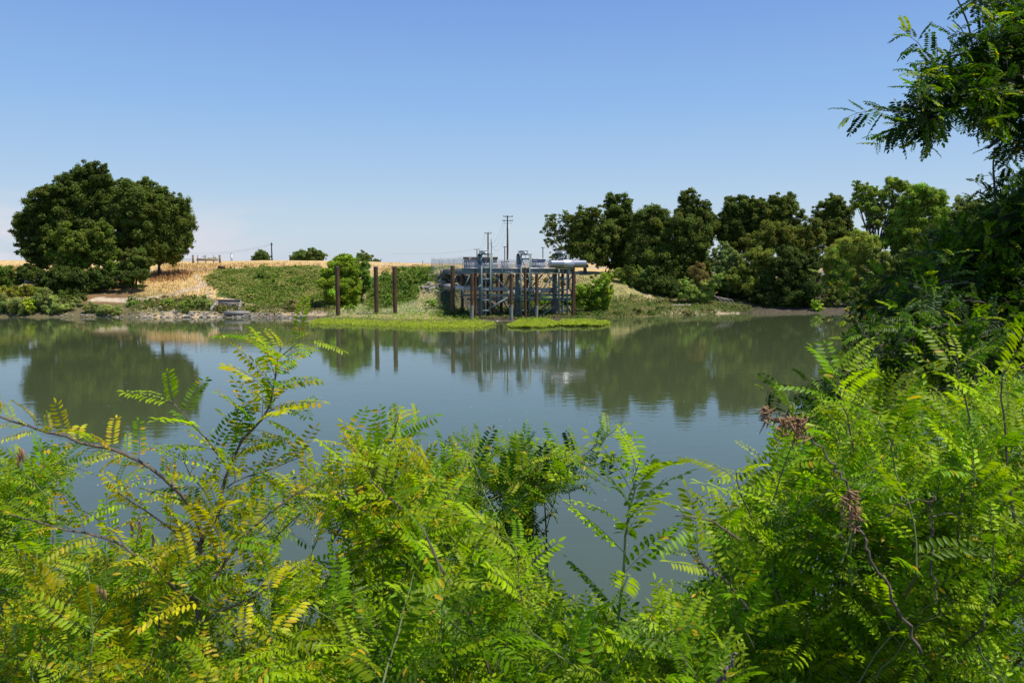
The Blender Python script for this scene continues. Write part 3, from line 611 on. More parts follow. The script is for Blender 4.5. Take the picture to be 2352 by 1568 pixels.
# ------------------------------------------------------------------ rocks
rock_meshes = []
for k in range(6):
    bm = bmesh.new(); bmesh.ops.create_icosphere(bm, subdivisions=1, radius=.5)
    for v in bm.verts:
        v.co *= 1+rng.uniform(-.28, .22); v.co.z *= .65; v.co.x *= 1.15
    me = bpy.data.meshes.new('rock'); bm.to_mesh(me); bm.free(); me.materials.append(M['rock']); rock_meshes.append(me)
def rocks(n, fn, label, group, smin, smax):
    for i in range(n):
        x, y = fn(); o = bpy.data.objects.new('rock', rock_meshes[rng.integers(6)]); s = rng.uniform(smin, smax)
        o.scale = (s, s, s); o.rotation_euler = (rng.uniform(-.4, .4), rng.uniform(-.4, .4), rng.uniform(0, 6.28))
        o.location = (x, y, max(hz(x, y), -.05)+s*.12); COL.objects.link(o); tag(o, label, 'rock', group)
def shore_pt():
    px = rng.uniform(285, 705); X = (px-1176)/F*170
    Ys = np.arange(160, 178, .25); z = HT(np.full(len(Ys), X), Ys); y0 = Ys[np.argmax(z > 0)]
    return X, y0+rng.uniform(-.6, 2.4)
rocks(185, shore_pt, 'grey riprap rock in the row along the left waterline', 'riprap rocks along the waterline', .3, .95)
def slope_pt():
    while True:
        p = ground_at(rng.normal(1022, 26), rng.uniform(625, 672))
        if 968 < 1176+F*p[0]/p[1] < 1064: return p[0], p[1]
rocks(90, slope_pt, 'pale blocky rock heaped on the slope under the bridge end', 'rocks heaped below the bridge end', .6, 1.5)
def left_pt():
    px = rng.uniform(130, 285); X = (px-1176)/F*171
    Ys = np.arange(160, 178, .25); z = HT(np.full(len(Ys), X), Ys); y0 = Ys[np.argmax(z > 0)]
    return X, y0+rng.uniform(-.4, 1.)
rocks(22, left_pt, 'tan shore rock under the grey willow shrubs', 'tan rocks below the willows', .35, 1.05)
# ------------------------------------------------------------------ pump platform
def P(cx, cy, dy=0., Y=None):
    return W(955.5+.1875*cx, 465.5+.1875*cy, (161+(cx-745)*8/1195 if Y is None else Y)+dy)
ps = empty('pump_platform', P(1340, 1400, 4), 'blue-grey steel pump platform on columns standing in the river edge', 'platform')
DW = 8.0
mb = MB(); mb.ibeam(P(565, 838), P(1945, 838), .45, .9); mb.build('deck_girder', M['bluesteel'], ps)
mb = MB(); mb.ibeam(P(565, 838, DW), P(1945, 838, DW), .45, .9); mb.build('deck_girder', M['bluesteel'], ps)
mb = MB()
for c in np.linspace(575, 1935, 16): mb.bar(P(c, 845, .35), P(c, 845, DW-.35), .2, .5)
mb.build('cross_beam', M['bluesteel'], ps)
mb = MB(); a = P(560, 810, -.3); b_ = P(1950, 810, -.3); a2 = P(560, 810, DW+.3); b2 = P(1950, 810, DW+.3)
dz = np.array([0, 0, .16])
mb.add([a, b_, b2, a2, a+dz, b_+dz, b2+dz, a2+dz], [[3, 2, 1, 0], [4, 5, 6, 7], [0, 1, 5, 4], [1, 2, 6, 5], [2, 3, 7, 6], [3, 0, 4, 7]])
mb.build('deck_slab', M['galv'], ps)
def railing(c0, c1, dy, n):
    mb = MB(); p0 = P(c0, 806, dy); p1 = P(c1, 806, dy)
    for t in np.linspace(0, 1, n):
        p = p0+(p1-p0)*t; mb.bar(p, p+np.array([0, 0, 1.15]), .05, .05)
    for h in (1.15, .78, .42, .1): mb.bar(p0+np.array([0, 0, h]), p1+np.array([0, 0, h]), .045, .045 if h > .2 else .1)
    return mb.build('railing', M['galv'], ps)
railing(600, 790, -.2, 7); railing(945, 1275, -.2, 12); railing(1425, 1735, -.2, 11); railing(1880, 1945, -.2, 3)
railing(600, 1945, DW+.15, 40)
# lower walkway
for dy in (.6, DW-1.2):
    mb = MB(); mb.ibeam(P(585, 1132, dy), P(1905, 1132, dy), .3, .42); mb.build('walkway_beam', M['bluesteel'], ps)
    mb = MB(); mb.ibeam(P(620, 1183, dy+.3), P(1905, 1183, dy+.3), .3, .42); mb.build('lower_beam', M['bluesteel'], ps)
mb = MB(); mb.bar(P(620, 1160, DW/2), P(1880, 1160, DW/2), 1.6, .06); mb.build('walkway_grating', M['galv'], ps)
for cx, w, dy in ((795, 1.35, 3.2), (1245, 1.35, 3.2), (1700, 1.35, 3.6)):
    mb = MB(); mb.tube([P(cx, 868, dy), P(cx, 1460, dy)], w/2*.72, 24, True); mb.build('column', M['bluesteel'], ps, True)
    mb = MB(); mb.tube([P(cx, 1196, dy), P(cx, 1470, dy)], w/2*1.15, 24, True); mb.build('column_base', M['concdark'], ps, True)
BR = [((665, 870), (580, 1070), 0), ((580, 1060), (580, 1155), 0), ((580, 1150), (665, 1375), 0), ((950, 872), (1130, 1095), .2), ((1275, 935), (1198, 1095), .2),
      ((1135, 1155), (868, 1315), .2), ((1690, 880), (1515, 1105), .2), ((1610, 880), (1750, 1055), .5), ((1550, 880), (1410, 1035), 6), ((1415, 1010), (1452, 1095), .2),
      ((1505, 1395), (1745, 1240), .2), ((1400, 1245), (1455, 1362), 5), ((1400, 1372), (1460, 1310), 5), ((1760, 905), (1832, 1015), 1), ((1905, 900), (1858, 1000), 2),
      ((1868, 1030), (1906, 1095), .4), ((1862, 1250), (1912, 1362), .4), ((742, 1065), (802, 1000), .3), ((820, 980), (908, 878), 1), ((820, 900), (905, 985), 5),
      ((928, 1225), (1012, 1350), 5), ((1070, 1200), (1132, 1325), 6), ((1198, 1398), (1275, 1315), .3), ((1138, 885), (1060, 1090), 6), ((1148, 900), (1085, 1080), 5),
      ((950, 990), (1040, 885), 6), ((1300, 880), (1340, 1000), 6), ((1345, 890), (1420, 1060), 5), ((1405, 1205), (1452, 1165), .3), ((1860, 1190), (1905, 1155), .4),
      ((600, 885), (660, 985), 6), ((745, 1340), (800, 1400), .5), ((1540, 1300), (1660, 1210), 6), ((600, 1060), (665, 985), 5), ((1200, 880), (1120, 1090), 7)]
for (a, b_, dy) in BR:
    mb = MB(); mb.bar(P(*a, dy), P(*b_, dy), .2, .2); mb.bar(P(*a, dy)-np.array([0, .13, 0]), P(*b_, dy)-np.array([0, .13, 0]), .05, .3)
    mb.build('brace', M['bluesteel'] if a != (1862, 1250) else M['wood'], ps)
for cx, cy in ((1130, 1120), (1198, 1110), (1450, 1112), (1515, 1115), (580, 1110), (1905, 1115)):
    mb = MB(); mb.bar(P(cx, cy-40, .05), P(cx, cy+40, .05), .45, .12); mb.build('gusset_plate', M['bluesteel'], ps)
for L_, R_, tl, tr, bl, br_ in ((803, 922, 622, 618, 1420, 1440), (1287, 1400, 625, 625, 1420, 1420), (1750, 1860, 632, 632, 1420, 1415)):
    mb = MB()
    mb.bar(P(L_, tl, -.55), P(L_, bl+10, -.55), .34, .45)
    mb.bar(P(R_-8, tr, -.55), P(R_-8, br_+10, -.55), .30, .45); mb.bar(P(R_+10, tr, .0), P(R_+10, 1060, .0), .28, .5)
    for cy in (800, 935, 1065, 1193, 1322): mb.bar(P(L_, cy, -.5), P(R_-6, cy, -.5), .2, .26)
    mb.bar(P(L_, tl+8, -.5), P(R_+10, tl+8, -.5), .3, .3); mb.bar(P(L_, 690, -.2), P(R_, 690, -.2), .3, .3)
    gf = mb.build('gate_frame', M['bluesteel'], ps)
    mb = MB(); mb.bar(P(L_-22, 602, -.5), P(R_-38, 602, -.5), 1.0, .55); mb.bar(P(L_-26, 588, -.5), P(R_-34, 588, -.5), 1.1, .05); mb.build('hoist_box', M['lightsteel'], gf)
    mb = MB(); mb.bar(P(L_+34, 618, -1.15), P(L_+72, 618, -1.15), .3, .42); mb.bar(P(L_+40, 622, -1.35), P(L_+66, 622, -1.35), .2, .22); mb.build('actuator', M['galv'], gf)
    mb = MB(); mb.tube([P(L_+53, 640, -.5), P(L_+53, 1400, -.5)], .045, 6); mb.build('gate_stem', M['galv'], gf, True)
# hanging pipework, ladders and hoses
mb = MB()
for cx in (1045, 1523, 1636, 1670, 1480): mb.tube([P(cx, 868, 2), P(cx, 1115, 2)], .035, 5)
mb.tube([P(c, 872+6*math.sin(c*.05), .6) for c in range(1400, 1700, 12)], .07, 6)
mb.build('hanging_cable', M['black'], ps, True)
for c0 in (1055, 1100, 1135, 1172, 1540, 1565):
    mb = MB(); mb.tube([P(c0-12, 735, -.5), P(c0-12, 780, -.6), P(c0, 800, -.7), P(c0+2, 850 if c0 < 1500 else 815, -.7)], .05, 6); mb.build('ladder_rail', M['galv'], ps, True)
mb = MB(); mb.bar(P(1045, 742, -.5), P(1190, 742, -.5), .06, .06); mb.build('ladder_bar', M['galv'], ps); mb = MB(); mb.bar(P(1090, 848, -.7), P(1195, 848, -.7), .05, .05); mb.build('ladder_bar', M['galv'], ps); mb = MB(); mb.bar(P(1530, 742, -.5), P(1585, 742, -.5), .06, .06)
mb.build('ladder_bar', M['galv'], ps, True)
mb = MB(); mb.bar(P(1135, 865, -.4), P(1205, 865, -.4), .6, .08); mb.build('pile_bracket', M['galv'], ps)
# discharge pipe
dp = empty('discharge_pipe', P(1100, 1055, 4.6), 'fat white horizontal pipe under the platform deck', 'pipe')
mb = MB(); mb.tube([P(440, 1040, 4.6, Y=163), P(600, 1050, 4.6), P(1690, 1072, 4.2)], .47, 28); mb.build('pipe_run', M['pipe'], dp, True)
mb = MB(); mb.tube([P(1640, 1072, 4.15), P(1700, 1074, 4.15), P(1716, 1074, 4.15), P(1730, 1074, 4.15)], [.5, .5, .42, .1], 28); mb.build('end_cap', M['motor'], dp, True)
mb = MB()
for c in (470, 860, 1500, 1665): mb.tube([P(c-3, 1050+(c-440)*.018, 4.5), P(c+3, 1050+(c-440)*.018, 4.5)], .54, 28)
mb.build('flange', M['galv'], dp, True)
mb = MB(); mb.bar(P(370, 1030, 4, Y=166), P(475, 1030, 4, Y=165), 2., 1.2); o = mb.build('pipe_anchor_block', M['conc']); tag(o, 'concrete block gripping the left end of the white pipe', 'concrete block')
# silver surge tank
st = empty('surge_tank', P(1842, 796, 1.), 'shiny silver horizontal cylinder tank on the right end of the deck', 'tank')
a = P(1640, 749, 0, Y=164.2); b_ = P(2066, 749, 0, Y=168.2); ax = (b_-a)
ax[2] = 0; b_ = a+ax; u = ax/np.linalg.norm(ax)
mb = MB(); mb.tube([a-u*.02, a, b_, b_+u*.02], [.76, .80, .80, .76], 48); mb.build('shell', M['silver'], st, True)
c0 = a+ax*.35; c1 = a+ax*.64
mb = MB(); mb.tube([c0, c0+u*.03, c1-u*.03, c1], [.85, .87, .87, .85], 48); mb.build('middle_sleeve', M['silver2'], st, True)
mb = MB(); mb.tube([a-u*.06, a-u*.015], .12, 12); mb.build('end_nozzle', M['black'], st, True)
for t in (.3, .45, .6):
    c = a+ax*t; mb = MB(); mb.bar(c-np.array([0, 0, 1.02]), c-np.array([0, 0, .74]), 1., .16); mb.build('saddle', M['bluesteel'], st)
# pump motors
for cx, lb in ((775, 'grey vertical pump motor beside the left gate frame'), (1252, 'grey vertical pump motor beside the middle gate frame')):
    e = empty('pump_motor', P(cx, 800, .6), lb, 'pump motor', 'vertical pump motors on the deck')
    mb = MB(); mb.tube([P(cx, 795, .6), P(cx, 760, .6), P(cx, 756, .6)], [.5, .36, .36], 16); mb.build('pedestal', M['lightsteel'], e, True)
    mb = MB(); mb.tube([P(cx, 756, .6), P(cx, 750, .6), P(cx, 672, .6), P(cx, 664, .6), P(cx, 655, .6)], [.36, .41, .41, .44, .38], 20)
    mb.bar(P(cx+6, 715, -.05), P(cx+28, 715, -.05), .3, .7); mb.build('motor_body', M['motor'], e, True)
    mb = MB(); mb.tube([P(cx, 655, .6), P(cx, 640, .6), P(cx, 628, .6), P(cx, 620, .6)], [.3, .36, .28, .08], 18); mb.build('motor_cap', M['black'], e, True)
    mb = MB(); mb.tube([P(cx+22, 690, .5), P(cx+52, 700, .5), P(cx+64, 745, .5), P(cx+80, 775, .5)], .09, 8); mb.build('conduit', M['black'], e, True)
mb = MB()
for c in list(range(830, 900, 14))+list(range(950, 1000, 12)):
    mb.tube([P(c, 800, 1.5), P(c, 745+(c % 5)*4, 1.5)], .1, 8); mb.tube([P(c-6, 752, 1.5), P(c+6, 752, 1.5)], .12, 8)
mb.bar(P(825, 770, 1.5), P(1000, 770, 1.5), .12, .12)
o = mb.build('valve_manifold', M['galv'], None, True); tag(o, 'cluster of grey valves and pipes behind the left gate frame', 'valves')
# access bridge and fence
ab = empty('access_bridge', P(450, 840, 0, Y=175), 'steel access bridge from the bank to the left end of the platform', 'bridge')
B0 = P(335, 840, 0, Y=189); B1 = P(600, 840, 0, Y=164.5)
Bw = np.array([1.8, 1.2, 0])*1.3
for off, nm in ((np.zeros(3), 'bridge_girder'), (Bw, 'bridge_girder')):
    mb = MB(); mb.ibeam(B0+off-np.array([0, 0, .1]), B1+off-np.array([0, 0, .1]), .4, 1.); mb.build(nm, M['bluesteel'], ab)
mb = MB(); mb.bar((B0*2+Bw)/2+np.array([0, 0, .5]), (B1*2+Bw)/2+np.array([0, 0, .5]), 3., .14); mb.build('bridge_deck', M['conc'], ab)
mb = MB(); mb.bar(P(300, 885, 0, Y=189), P(395, 885, 0, Y=189), 3, 2.2); o = mb.build('bridge_abutment', M['concdark']); tag(o, 'grey concrete abutment carrying the bank end of the access bridge', 'abutment')
cf = empty('security_fence', P(240, 820, 0, Y=190), 'tall chain-link fence with razor wire along the bridge', 'fence')
fpts = [P(190, 822, 0, Y=191), P(288, 822, 0, Y=191), P(325, 818, 0, Y=188), P(405, 815, 0, Y=181.5), P(465, 812, 0, Y=176.5), P(570, 808, 0, Y=167.5), P(660, 806, 0, Y=165), P(750, 806, -.1)]
tops = [2.55, 2.5, 2.15, 2.1, 2.05, 2.0, 1.9, 1.5]
for k, (p, t) in enumerate(zip(fpts, tops)):
    mb = MB(); mb.tube([p, p+np.array([0, 0, t+.3])], .045, 6)
    for s_ in (-1, 1): mb.tube([p+np.array([0, 0, t]), p+np.array([.35*s_, 0, t+.45])], .02, 5)
    mb.build('fence_post', M['galv'], cf)
for k in range(len(fpts)-1):
    a, b_ = fpts[k], fpts[k+1]
    mb = MB(); v = [a, b_, b_+np.array([0, 0, tops[k+1]]), a+np.array([0, 0, tops[k]])]; mb.add(v, [[0, 1, 2, 3]]); mb.build('chain_link_panel', M['mesh'], cf)
mb = MB()
for k in range(len(fpts)-1):
    for f in (1., .5, .02):
        mb.bar(fpts[k]+np.array([0, 0, tops[k]*f]), fpts[k+1]+np.array([0, 0, tops[k+1]*f]), .04, .04)
    for s_ in range(1, 3):
        p = fpts[k]+(fpts[k+1]-fpts[k])*s_/3; mb.bar(p, p+np.array([0, 0, (tops[k]*(3-s_)+tops[k+1]*s_)/3]), .03, .03)
mb.build('fence_rail', M['galv'], cf)
mb = MB(); coil = []
for k in range(len(fpts)-1):
    L = np.linalg.norm(fpts[k+1]-fpts[k])
    for t in np.arange(0, 1, .1/L):
        p = fpts[k]+(fpts[k+1]-fpts[k])*t+np.array([0, 0, tops[k]*(1-t)+tops[k+1]*t+.3]); an = t*L/.45*2*PI
        coil.append(p+np.array([0, math.cos(an)*.22, math.sin(an)*.22]))
mb.tube(coil, .012, 3, False); mb.build('razor_wire', M['galv'], cf)
rf = empty('rear_fence', P(1300, 800, 12), 'low chain-link fence with razor wire behind the deck railing', 'fence')
for c in range(940, 1740, 60):
    mb = MB(); mb.tube([P(c, 815, 14), P(c, 705, 14)], .04, 5); mb.build('fence_post', M['galv'], rf)
mb = MB(); mb.add([P(940, 815, 14), P(1720, 815, 14), P(1720, 712, 14), P(940, 712, 14)], [[0, 1, 2, 3]]); mb.build('chain_link_panel', M['mesh'], rf)
mb = MB(); mb.tube([P(c/4, 703+9*math.sin(c*.25), 14+.2*math.cos(c*.25)) for c in range(940*4, 1720*4, 5)], .012, 3, False); mb.build('razor_wire', M['galv'], rf)
# buildings behind
kb = empty('control_shed', P(785, 800, 0, Y=187), 'low tan control shed with brown flat roof behind the left gate frame', 'shed')
def box3(mb, p, q, depth):
    """axis box from lower-left p to upper-right q (front face), going back depth"""
    x0, y0, z0 = p; x1, _, z1 = q
    v = [(x, y, z) for z in (z0, z1) for x, y in ((x0, y0), (x1, y0), (x1, y0+depth), (x0, y0+depth))]
    mb.add(v, [[3, 2, 1, 0], [4, 5, 6, 7], [0, 1, 5, 4], [1, 2, 6, 5], [2, 3, 7, 6], [3, 0, 4, 7]]); return mb
p = P(585, 860, 0, Y=187); q = P(990, 690, 0, Y=187); mb = box3(MB(), p, q, 4); mb.build('wall', M['tan'], kb)
p = P(575, 690, 0, Y=186.6); q = P(1000, 664, 0, Y=186.6); mb = box3(MB(), p, q, 4.8); mb.build('roof', M['roofb'], kb)
for c in (620, 700, 940):
    p = P(c, 790, 0, Y=186.94); q = P(c+38, 700, 0, Y=186.94); mb = box3(MB(), p, q, .1); mb.build('door_panel', M['cab'], kb)
for c0, c1, t, lb, vent in ((1040, 1142, 716, 'small grey equipment cabinet between the two gate frames', 0), (1385, 1588, 686, 'larger grey equipment container behind the railing right of middle gate frame', 1)):
    e = empty('equipment_cabinet', P((c0+c1)/2, 810, 0, Y=178), lb, 'cabinet')
    p = P(c0, 840, 0, Y=178); q = P(c1, t+8, 0, Y=178); mb = box3(MB(), p, q, 2.2); mb.build('cabinet_body', M['cab'], e)
    p = P(c0-3, t+8, 0, Y=177.9); q = P(c1+3, t, 0, Y=177.9); mb = box3(MB(), p, q, 2.4); mb.build('cabinet_roof', M['lightsteel'], e)
    if vent:
        for c in (1420, 1475):
            p = P(c, t, 0, Y=178.5); q = P(c+30, t-5, 0, Y=178.5); mb = box3(MB(), p, q, .8); mb.build('roof_vent', M['galv'], e)
        mb = MB(); pts = [P(1425, 716, 0, Y=177.93), P(1442, 708, 0, Y=177.93), P(1462, 708, 0, Y=177.93), P(1485, 720, 0, Y=177.93)]
        for a, b_ in zip(pts[:-1], pts[1:]): mb.bar(a, b_, .04, .09)
        mb.build('painted_mark', M['white'], e)
    else:
        for k in (1, 2): mb = MB(); x = c0+(c1-c0)*k/3; mb.bar(P(x, 800, 0, Y=177.97), P(x, 726, 0, Y=177.97), .03, .03); mb.build('door_seam', M['black'], e)
# steel piles
def pile(cx, top, w, bot, Y, label, pale=None, group='rust-brown steel piles around the platform'):
    a = P(cx, top, 0, Y=Y); b_ = P(cx, bot, 0, Y=Y); b_[0] = a[0]; b_[2] = min(b_[2], hz(a[0], Y))-.6; r = w*.1875/2*Y/F
    b_[0] += rng.normal()*.05; b_[1] += rng.normal()*.05
    e = empty('steel_pile', (a[0], Y, b_[2]), label, 'pile', group)
    if pale:
        c = P(cx, pale, 0, Y=Y); c[0] = a[0]
        MB().tube([a, c], r, 24).build('pile_shaft', M['rust'], e, True); MB().tube([c, b_], r*1.06, 24).build('pale_sleeve', M['concpile'], e, True)
    else: MB().tube([a, b_], r, 24).build('pile_shaft', M['rust'], e, True)
    MB().tube([a+np.array([0, 0, .002]), a+np.array([0, 0, .05])], r*1.03, 24).build('pile_cap', M['galv'], e, True)
pile(447, 773, 50, 1400, 163, 'thick rusty pile at the far left of the platform')
pile(568, 866, 36, 1420, 168, 'dark pile under the bridge joint, second from the left')
pile(685, 865, 42, 1430, 159.5, 'short pile with pale lower sleeve left of the left gate frame', 1255)
pile(727, 786, 33, 1430, 161, 'slim tall pile touching the left gate frame')
pile(1167, 870, 42, 1435, 160.5, 'short pile with pale sleeve between left and middle gate frames', 1250)
pile(1335, 795, 33, 1410, 162.5, 'slim tall pile inside the middle gate frame')
pile(1478, 870, 40, 1415, 164, 'short pile with pale sleeve right of the middle gate frame', 1255)
pile(1928, 795, 36, 1395, 167, 'tall rusty pile at the right end under the silver tank')
pile(1949, 880, 18, 1400, 173, 'thin pile hidden behind the right end pile')
pile(880, 872, 30, 1420, 168.5, 'rear pile seen through the left gate frame')
pile(1045, 872, 38, 1400, 170, 'thick dark rear pile between left and middle frames')
pile(997, 872, 33, 1390, 176, 'rearmost rusty pile left of the thick dark one')
pile(1362, 872, 26, 1400, 171, 'rear pile just behind the middle gate frame')
pile(1797, 872, 36, 1400, 172, 'rear pile with grey foot inside the right gate frame', 1230)
for dx, lb in ((774, 'leftmost free-standing rusty pile, in front of the tall shrub'), (863, 'middle one of the three free-standing rusty piles'), (906, 'right one of the three free-standing rusty piles')):
    cx = (dx-955.5)/.1875
    pile(cx, (612.5-465.5)/.1875, 53, (722-465.5)/.1875, 165, lb, None, 'three free-standing rusty piles')
# debris under platform
mb = MB(); mb.bar(P(925, 1415, 1), P(1150, 1412, 1), .5, .3); o = mb.build('sill_beam', M['concdark']); tag(o, 'dark grey sill beam at water level between the first two gates', 'beam')
mb = MB(); mb.tube([P(985, 1450, -3), P(1205, 1450, -3)], .13, 10); o = mb.build('floating_boom', M['pipe'], None, True); tag(o, 'white floating boom between the left and middle plant mats', 'boom', 'white floating booms')
mb = MB(); mb.tube([P(1712, 1442, -3), P(1790, 1442, -3)], .1, 10); o = mb.build('floating_boom', M['pipe'], None, True); tag(o, 'short white floating boom between the middle and right plant mats', 'boom', 'white floating booms')
mb = MB(); mb.tube([P(470, 1350, 2, Y=166), P(510, 1345, 2, Y=166), P(545, 1372, 2, Y=166)], [.12, .14, .08], 8); mb.tube([P(465, 1085, 3, Y=168), P(490, 1150, 2, Y=168), P(520, 1230, 1, Y=168)], [.14, .12, .08], 8)
o = mb.build('driftwood', M['palebark'], None, True); tag(o, 'bleached driftwood branches behind the far left platform pile', 'driftwood')
# ------------------------------------------------------------------ utility poles
WIRE = []
def upole(px, top, Y, w, arms, label, zb=None, group='wooden utility poles beyond the bank'):
    a = W(px, top, Y); z0 = hz(a[0], Y)-.5 if zb is None else zb
    e = empty('utility_pole', (a[0], Y, z0), label, 'utility pole', group)
    MB().tube([(a[0], Y, z0), tuple(a)], [w/2*1.25, w/2*.8], 10).build('pole_shaft', M['pole'], e, True)
    for (y, l, r) in arms:
        b_ = W(l, y, Y); c = W(r, y, Y); mb = MB(); mb.bar(b_, c, .14, .16)
        for t in (.02, .2, .8, .98):
            q = b_+(c-b_)*t; mb.tube([q+np.array([0, 0, .08]), q+np.array([0, 0, .35])], .06, 6); WIRE.append(q+np.array([0, 0, .35]))
        mb.build('cross_arm', M['pole'], e)
    return e
def D(cx, cy): return 955.5+.1875*cx, 465.5+.1875*cy
e = upole(1165.5, 495, 222, .42, [(497.5, 1156, 1178), (507, 1154, 1178)], 'tallest utility pole with two crossarms behind the platform')
mb = MB(); a = W(1168.5, 514, 221.6); b_ = W(1167.5, 590, 221.6); mb.tube([a, b_], .05, 6); mb.build('conduit', M['galv'], e)
mb = MB(); c = W(1166, 508, 222); mb.tube([W(1156, 510, 222), W(1161, 513.5, 222), W(1166, 513, 222), W(1172, 513.5, 222), W(1177, 510, 222)], .03, 5); mb.build('brace_wire', M['black'], e)
upole(1120.9, 534, 230, .42, [(536, 1113, 1129)], 'medium utility pole with one crossarm and an antenna tip')
mb = MB(); mb.tube([W(1122.5, 527, 230), W(1122.5, 536, 230)], .03, 5); o = mb.build('pole_antenna', M['galv']); tag(o, 'thin antenna tip standing on the medium utility pole', 'antenna')
upole(1095.4, 571.5, 330, .4, [(573, 1088.5, 1102)], 'short distant utility pole left of the left gate frame', 8)
upole(623.5, 557, 330, .55, [(562, 621, 627)], 'lone distant pole beside the small round tree', 8)
upole(468.6, 586, 480, .4, [(589.5, 463, 474)], 'tiny far pole between the wooden posts', 8)
for px, t, lb in ((1159.3, 566.5, 'dark double-headed lamp post between the two gate frames'), (1247, 568.5, 'dark double-headed lamp post left of the silver tank')):
    a = W(px, t, 180); e = empty('lamp_post', (a[0], 180, 9.8), lb, 'lamp post', 'two lamp posts behind the deck')
    MB().tube([(a[0], 180, 9.8), tuple(a)], .1, 8).build('lamp_pole', M['pole'], e, True)
    mb = MB(); mb.bar(a-np.array([.45, 0, 0]), a+np.array([.45, 0, 0]), .2, .12); mb.build('lamp_head', M['black'], e)
a = W(1128.5, 548, 190); e = empty('antenna_mast', (a[0], 190, 9.6), 'slim antenna mast just right of the medium utility pole', 'mast')
MB().tube([(a[0], 190, 9.6), tuple(W(1128.5, 563, 190)), tuple(a)], [.09, .09, .04], 8).build('mast_tube', M['pole'], e, True)
mb = MB(); mb.tube([W(1128.5, 563, 190), W(1126.2, 558, 190), W(1126.4, 552, 190), W(1127.4, 548.5, 190)], .025, 5); mb.build('whip_loop', M['galv'], e)
a = W(971, 608, 236)
e = empty('vent_post', (W(971, 600, 225)[0], 225, 10), 'thin dark post by the white debris left of the fence', 'post')
MB().tube([(W(971, 600, 225)[0], 225, 9.8), tuple(W(971, 598, 225))], .08, 8).build('post_shaft', M['rust'], e, True)
mb = MB(); c = W(971, 614, 225); mb.tube([c-np.array([.4, 0, .2]), c-np.array([-.4, 0, .2])], .2, 8); mb.build('valve_head', M['black'], e)
a = W(517, 580, 480); e = empty('tv_antenna', (a[0], 480, 8), 'pale lattice antenna tower on the left horizon', 'antenna')
a = W(869.5+0, 580, 480)
X0 = 650*.6125; ax_ = (650+514/2.352)*.6125
a = W(ax_, 578, 480); e.location = (a[0], 480, 8); mb = MB(); mb.tube([(a[0], 480, 8), tuple(W(ax_, 584, 480))], .75, 4); mb.tube([tuple(W(ax_, 584, 480)), tuple(a)], .15, 4); mb.build('tower_shaft', M['galv'], e)
MB().bar(W(ax_-4, 582.5, 480), W(ax_+5, 582.5, 480), .15, .15).build('tower_arm', M['galv'], e)
def wire(a, b_, sag, label):
    t = np.linspace(0, 1, 14)[:, None]; p = a+(b_-a)*t; p[:, 2] -= sag*4*(t[:, 0]*(1-t[:, 0]))
    o = MB().tube(p, .022, 4, False).build('power_line', M['black']); tag(o, label, 'wire', 'overhead wires')
wire(W(1156, 508, 222), W(1122, 560, 230), 2, 'leftmost wire sagging between the tallest and medium poles')
wire(W(1160, 508, 222), W(1127, 562, 230), 3, 'middle wire sagging between the tallest and medium poles')
wire(W(1165, 520, 222), W(1130, 566, 230), 3.4, 'lower wire sagging between the tallest and medium poles')
wire(W(1114, 536, 230), W(1098, 573, 330), 1.5, 'upper wire from the medium pole down to the short distant pole')
wire(W(1120, 542, 230), W(1101, 573, 330), 1.5, 'lower wire from the medium pole down to the short distant pole')
wire(W(1090, 573, 330), W(900, 582, 360), 1, 'long faint wire running left from the short distant pole')
wire(W(622, 560, 330), W(415, 578, 420), 2, 'upper wire from the lone distant pole toward the big left trees')
wire(W(622, 563, 330), W(415, 581, 420), 2, 'lower wire from the lone distant pole toward the big left trees')
# ------------------------------------------------------------------ small things on the levee
cx3 = lambda c: (680+c/5.88)*.6125; cy3 = lambda c: (920+c/5.88)*.6125
for i, (x0, x1, t, lb) in enumerate([(238, 272, 217, 'thick pale wooden post, leftmost of the posts on the levee'), (350, 366, 222, 'thin wooden post just right of the thick left one'), (527, 542, 226, 'thin wooden post left of the tiny far pole'),
        (700, 714, 228, 'thin wooden post right of the tiny far pole'), (826, 864, 221, 'thick pale wooden post, rightmost of the posts on the levee')]):
    xm = cx3((x0+x1)/2); a = W(xm, cy3(t), 238); b_ = gy(xm, 238)
    mb = MB(); w = (x1-x0)/5.88*.6125*238/F; mb.bar((a[0], 238, b_[2]-.2), tuple(a), w, w); mb.bar((a[0], 238, a[2]), (a[0], 238, a[2]+.05), w*1.1, w*1.1)
    o = mb.build('wooden_post', M['wood']); tag(o, lb, 'post', 'wooden posts on the levee')
mb = MB(); mb.bar(W(cx3(340), cy3(312), 237), W(cx3(790), cy3(314), 237), .5, .7); o = mb.build('concrete_curb', M['tan']); tag(o, 'long low brown slab between the wooden posts on the levee', 'slab')
e = empty('pipe_barrier', W(cx3(80), cy3(320), 236), 'thin pipe barrier left of the levee posts behind the drooping oak', 'barrier')
mb = MB(); mb.bar(W(cx3(-100), cy3(306), 236), W(cx3(238), cy3(306), 236), .07, .1); mb.build('barrier_rail', M['pole'], e)
mb = MB()
for c in (-60, 30, 120, 180): mb.bar(W(cx3(c), cy3(306), 236), W(cx3(c), cy3(330), 236), .08, .08)
mb.build('barrier_post', M['pole'], e)
e = empty('sign_board', W(cx3(880), cy3(540), 206), 'rusty brown rectangular board on two legs in the dry grass', 'board')
a = W(cx3(805), cy3(515), 206); b_ = W(cx3(958), cy3(450), 206); mb = box3(MB(), (a[0], 206, a[2]), (b_[0], 206, b_[2]), .25); mb.build('board_panel', M['rust'], e)
for c in (803, 958):
    a = W(cx3(c), cy3(448), 205.9); b_ = gy(cx3(c), 205.9); b_[2] = min(b_[2], W(cx3(c), cy3(545), 205.9)[2]); MB().bar((a[0], 205.9, b_[2]-.2), tuple(a), .16, .16).build('board_leg', M['rust'], e)
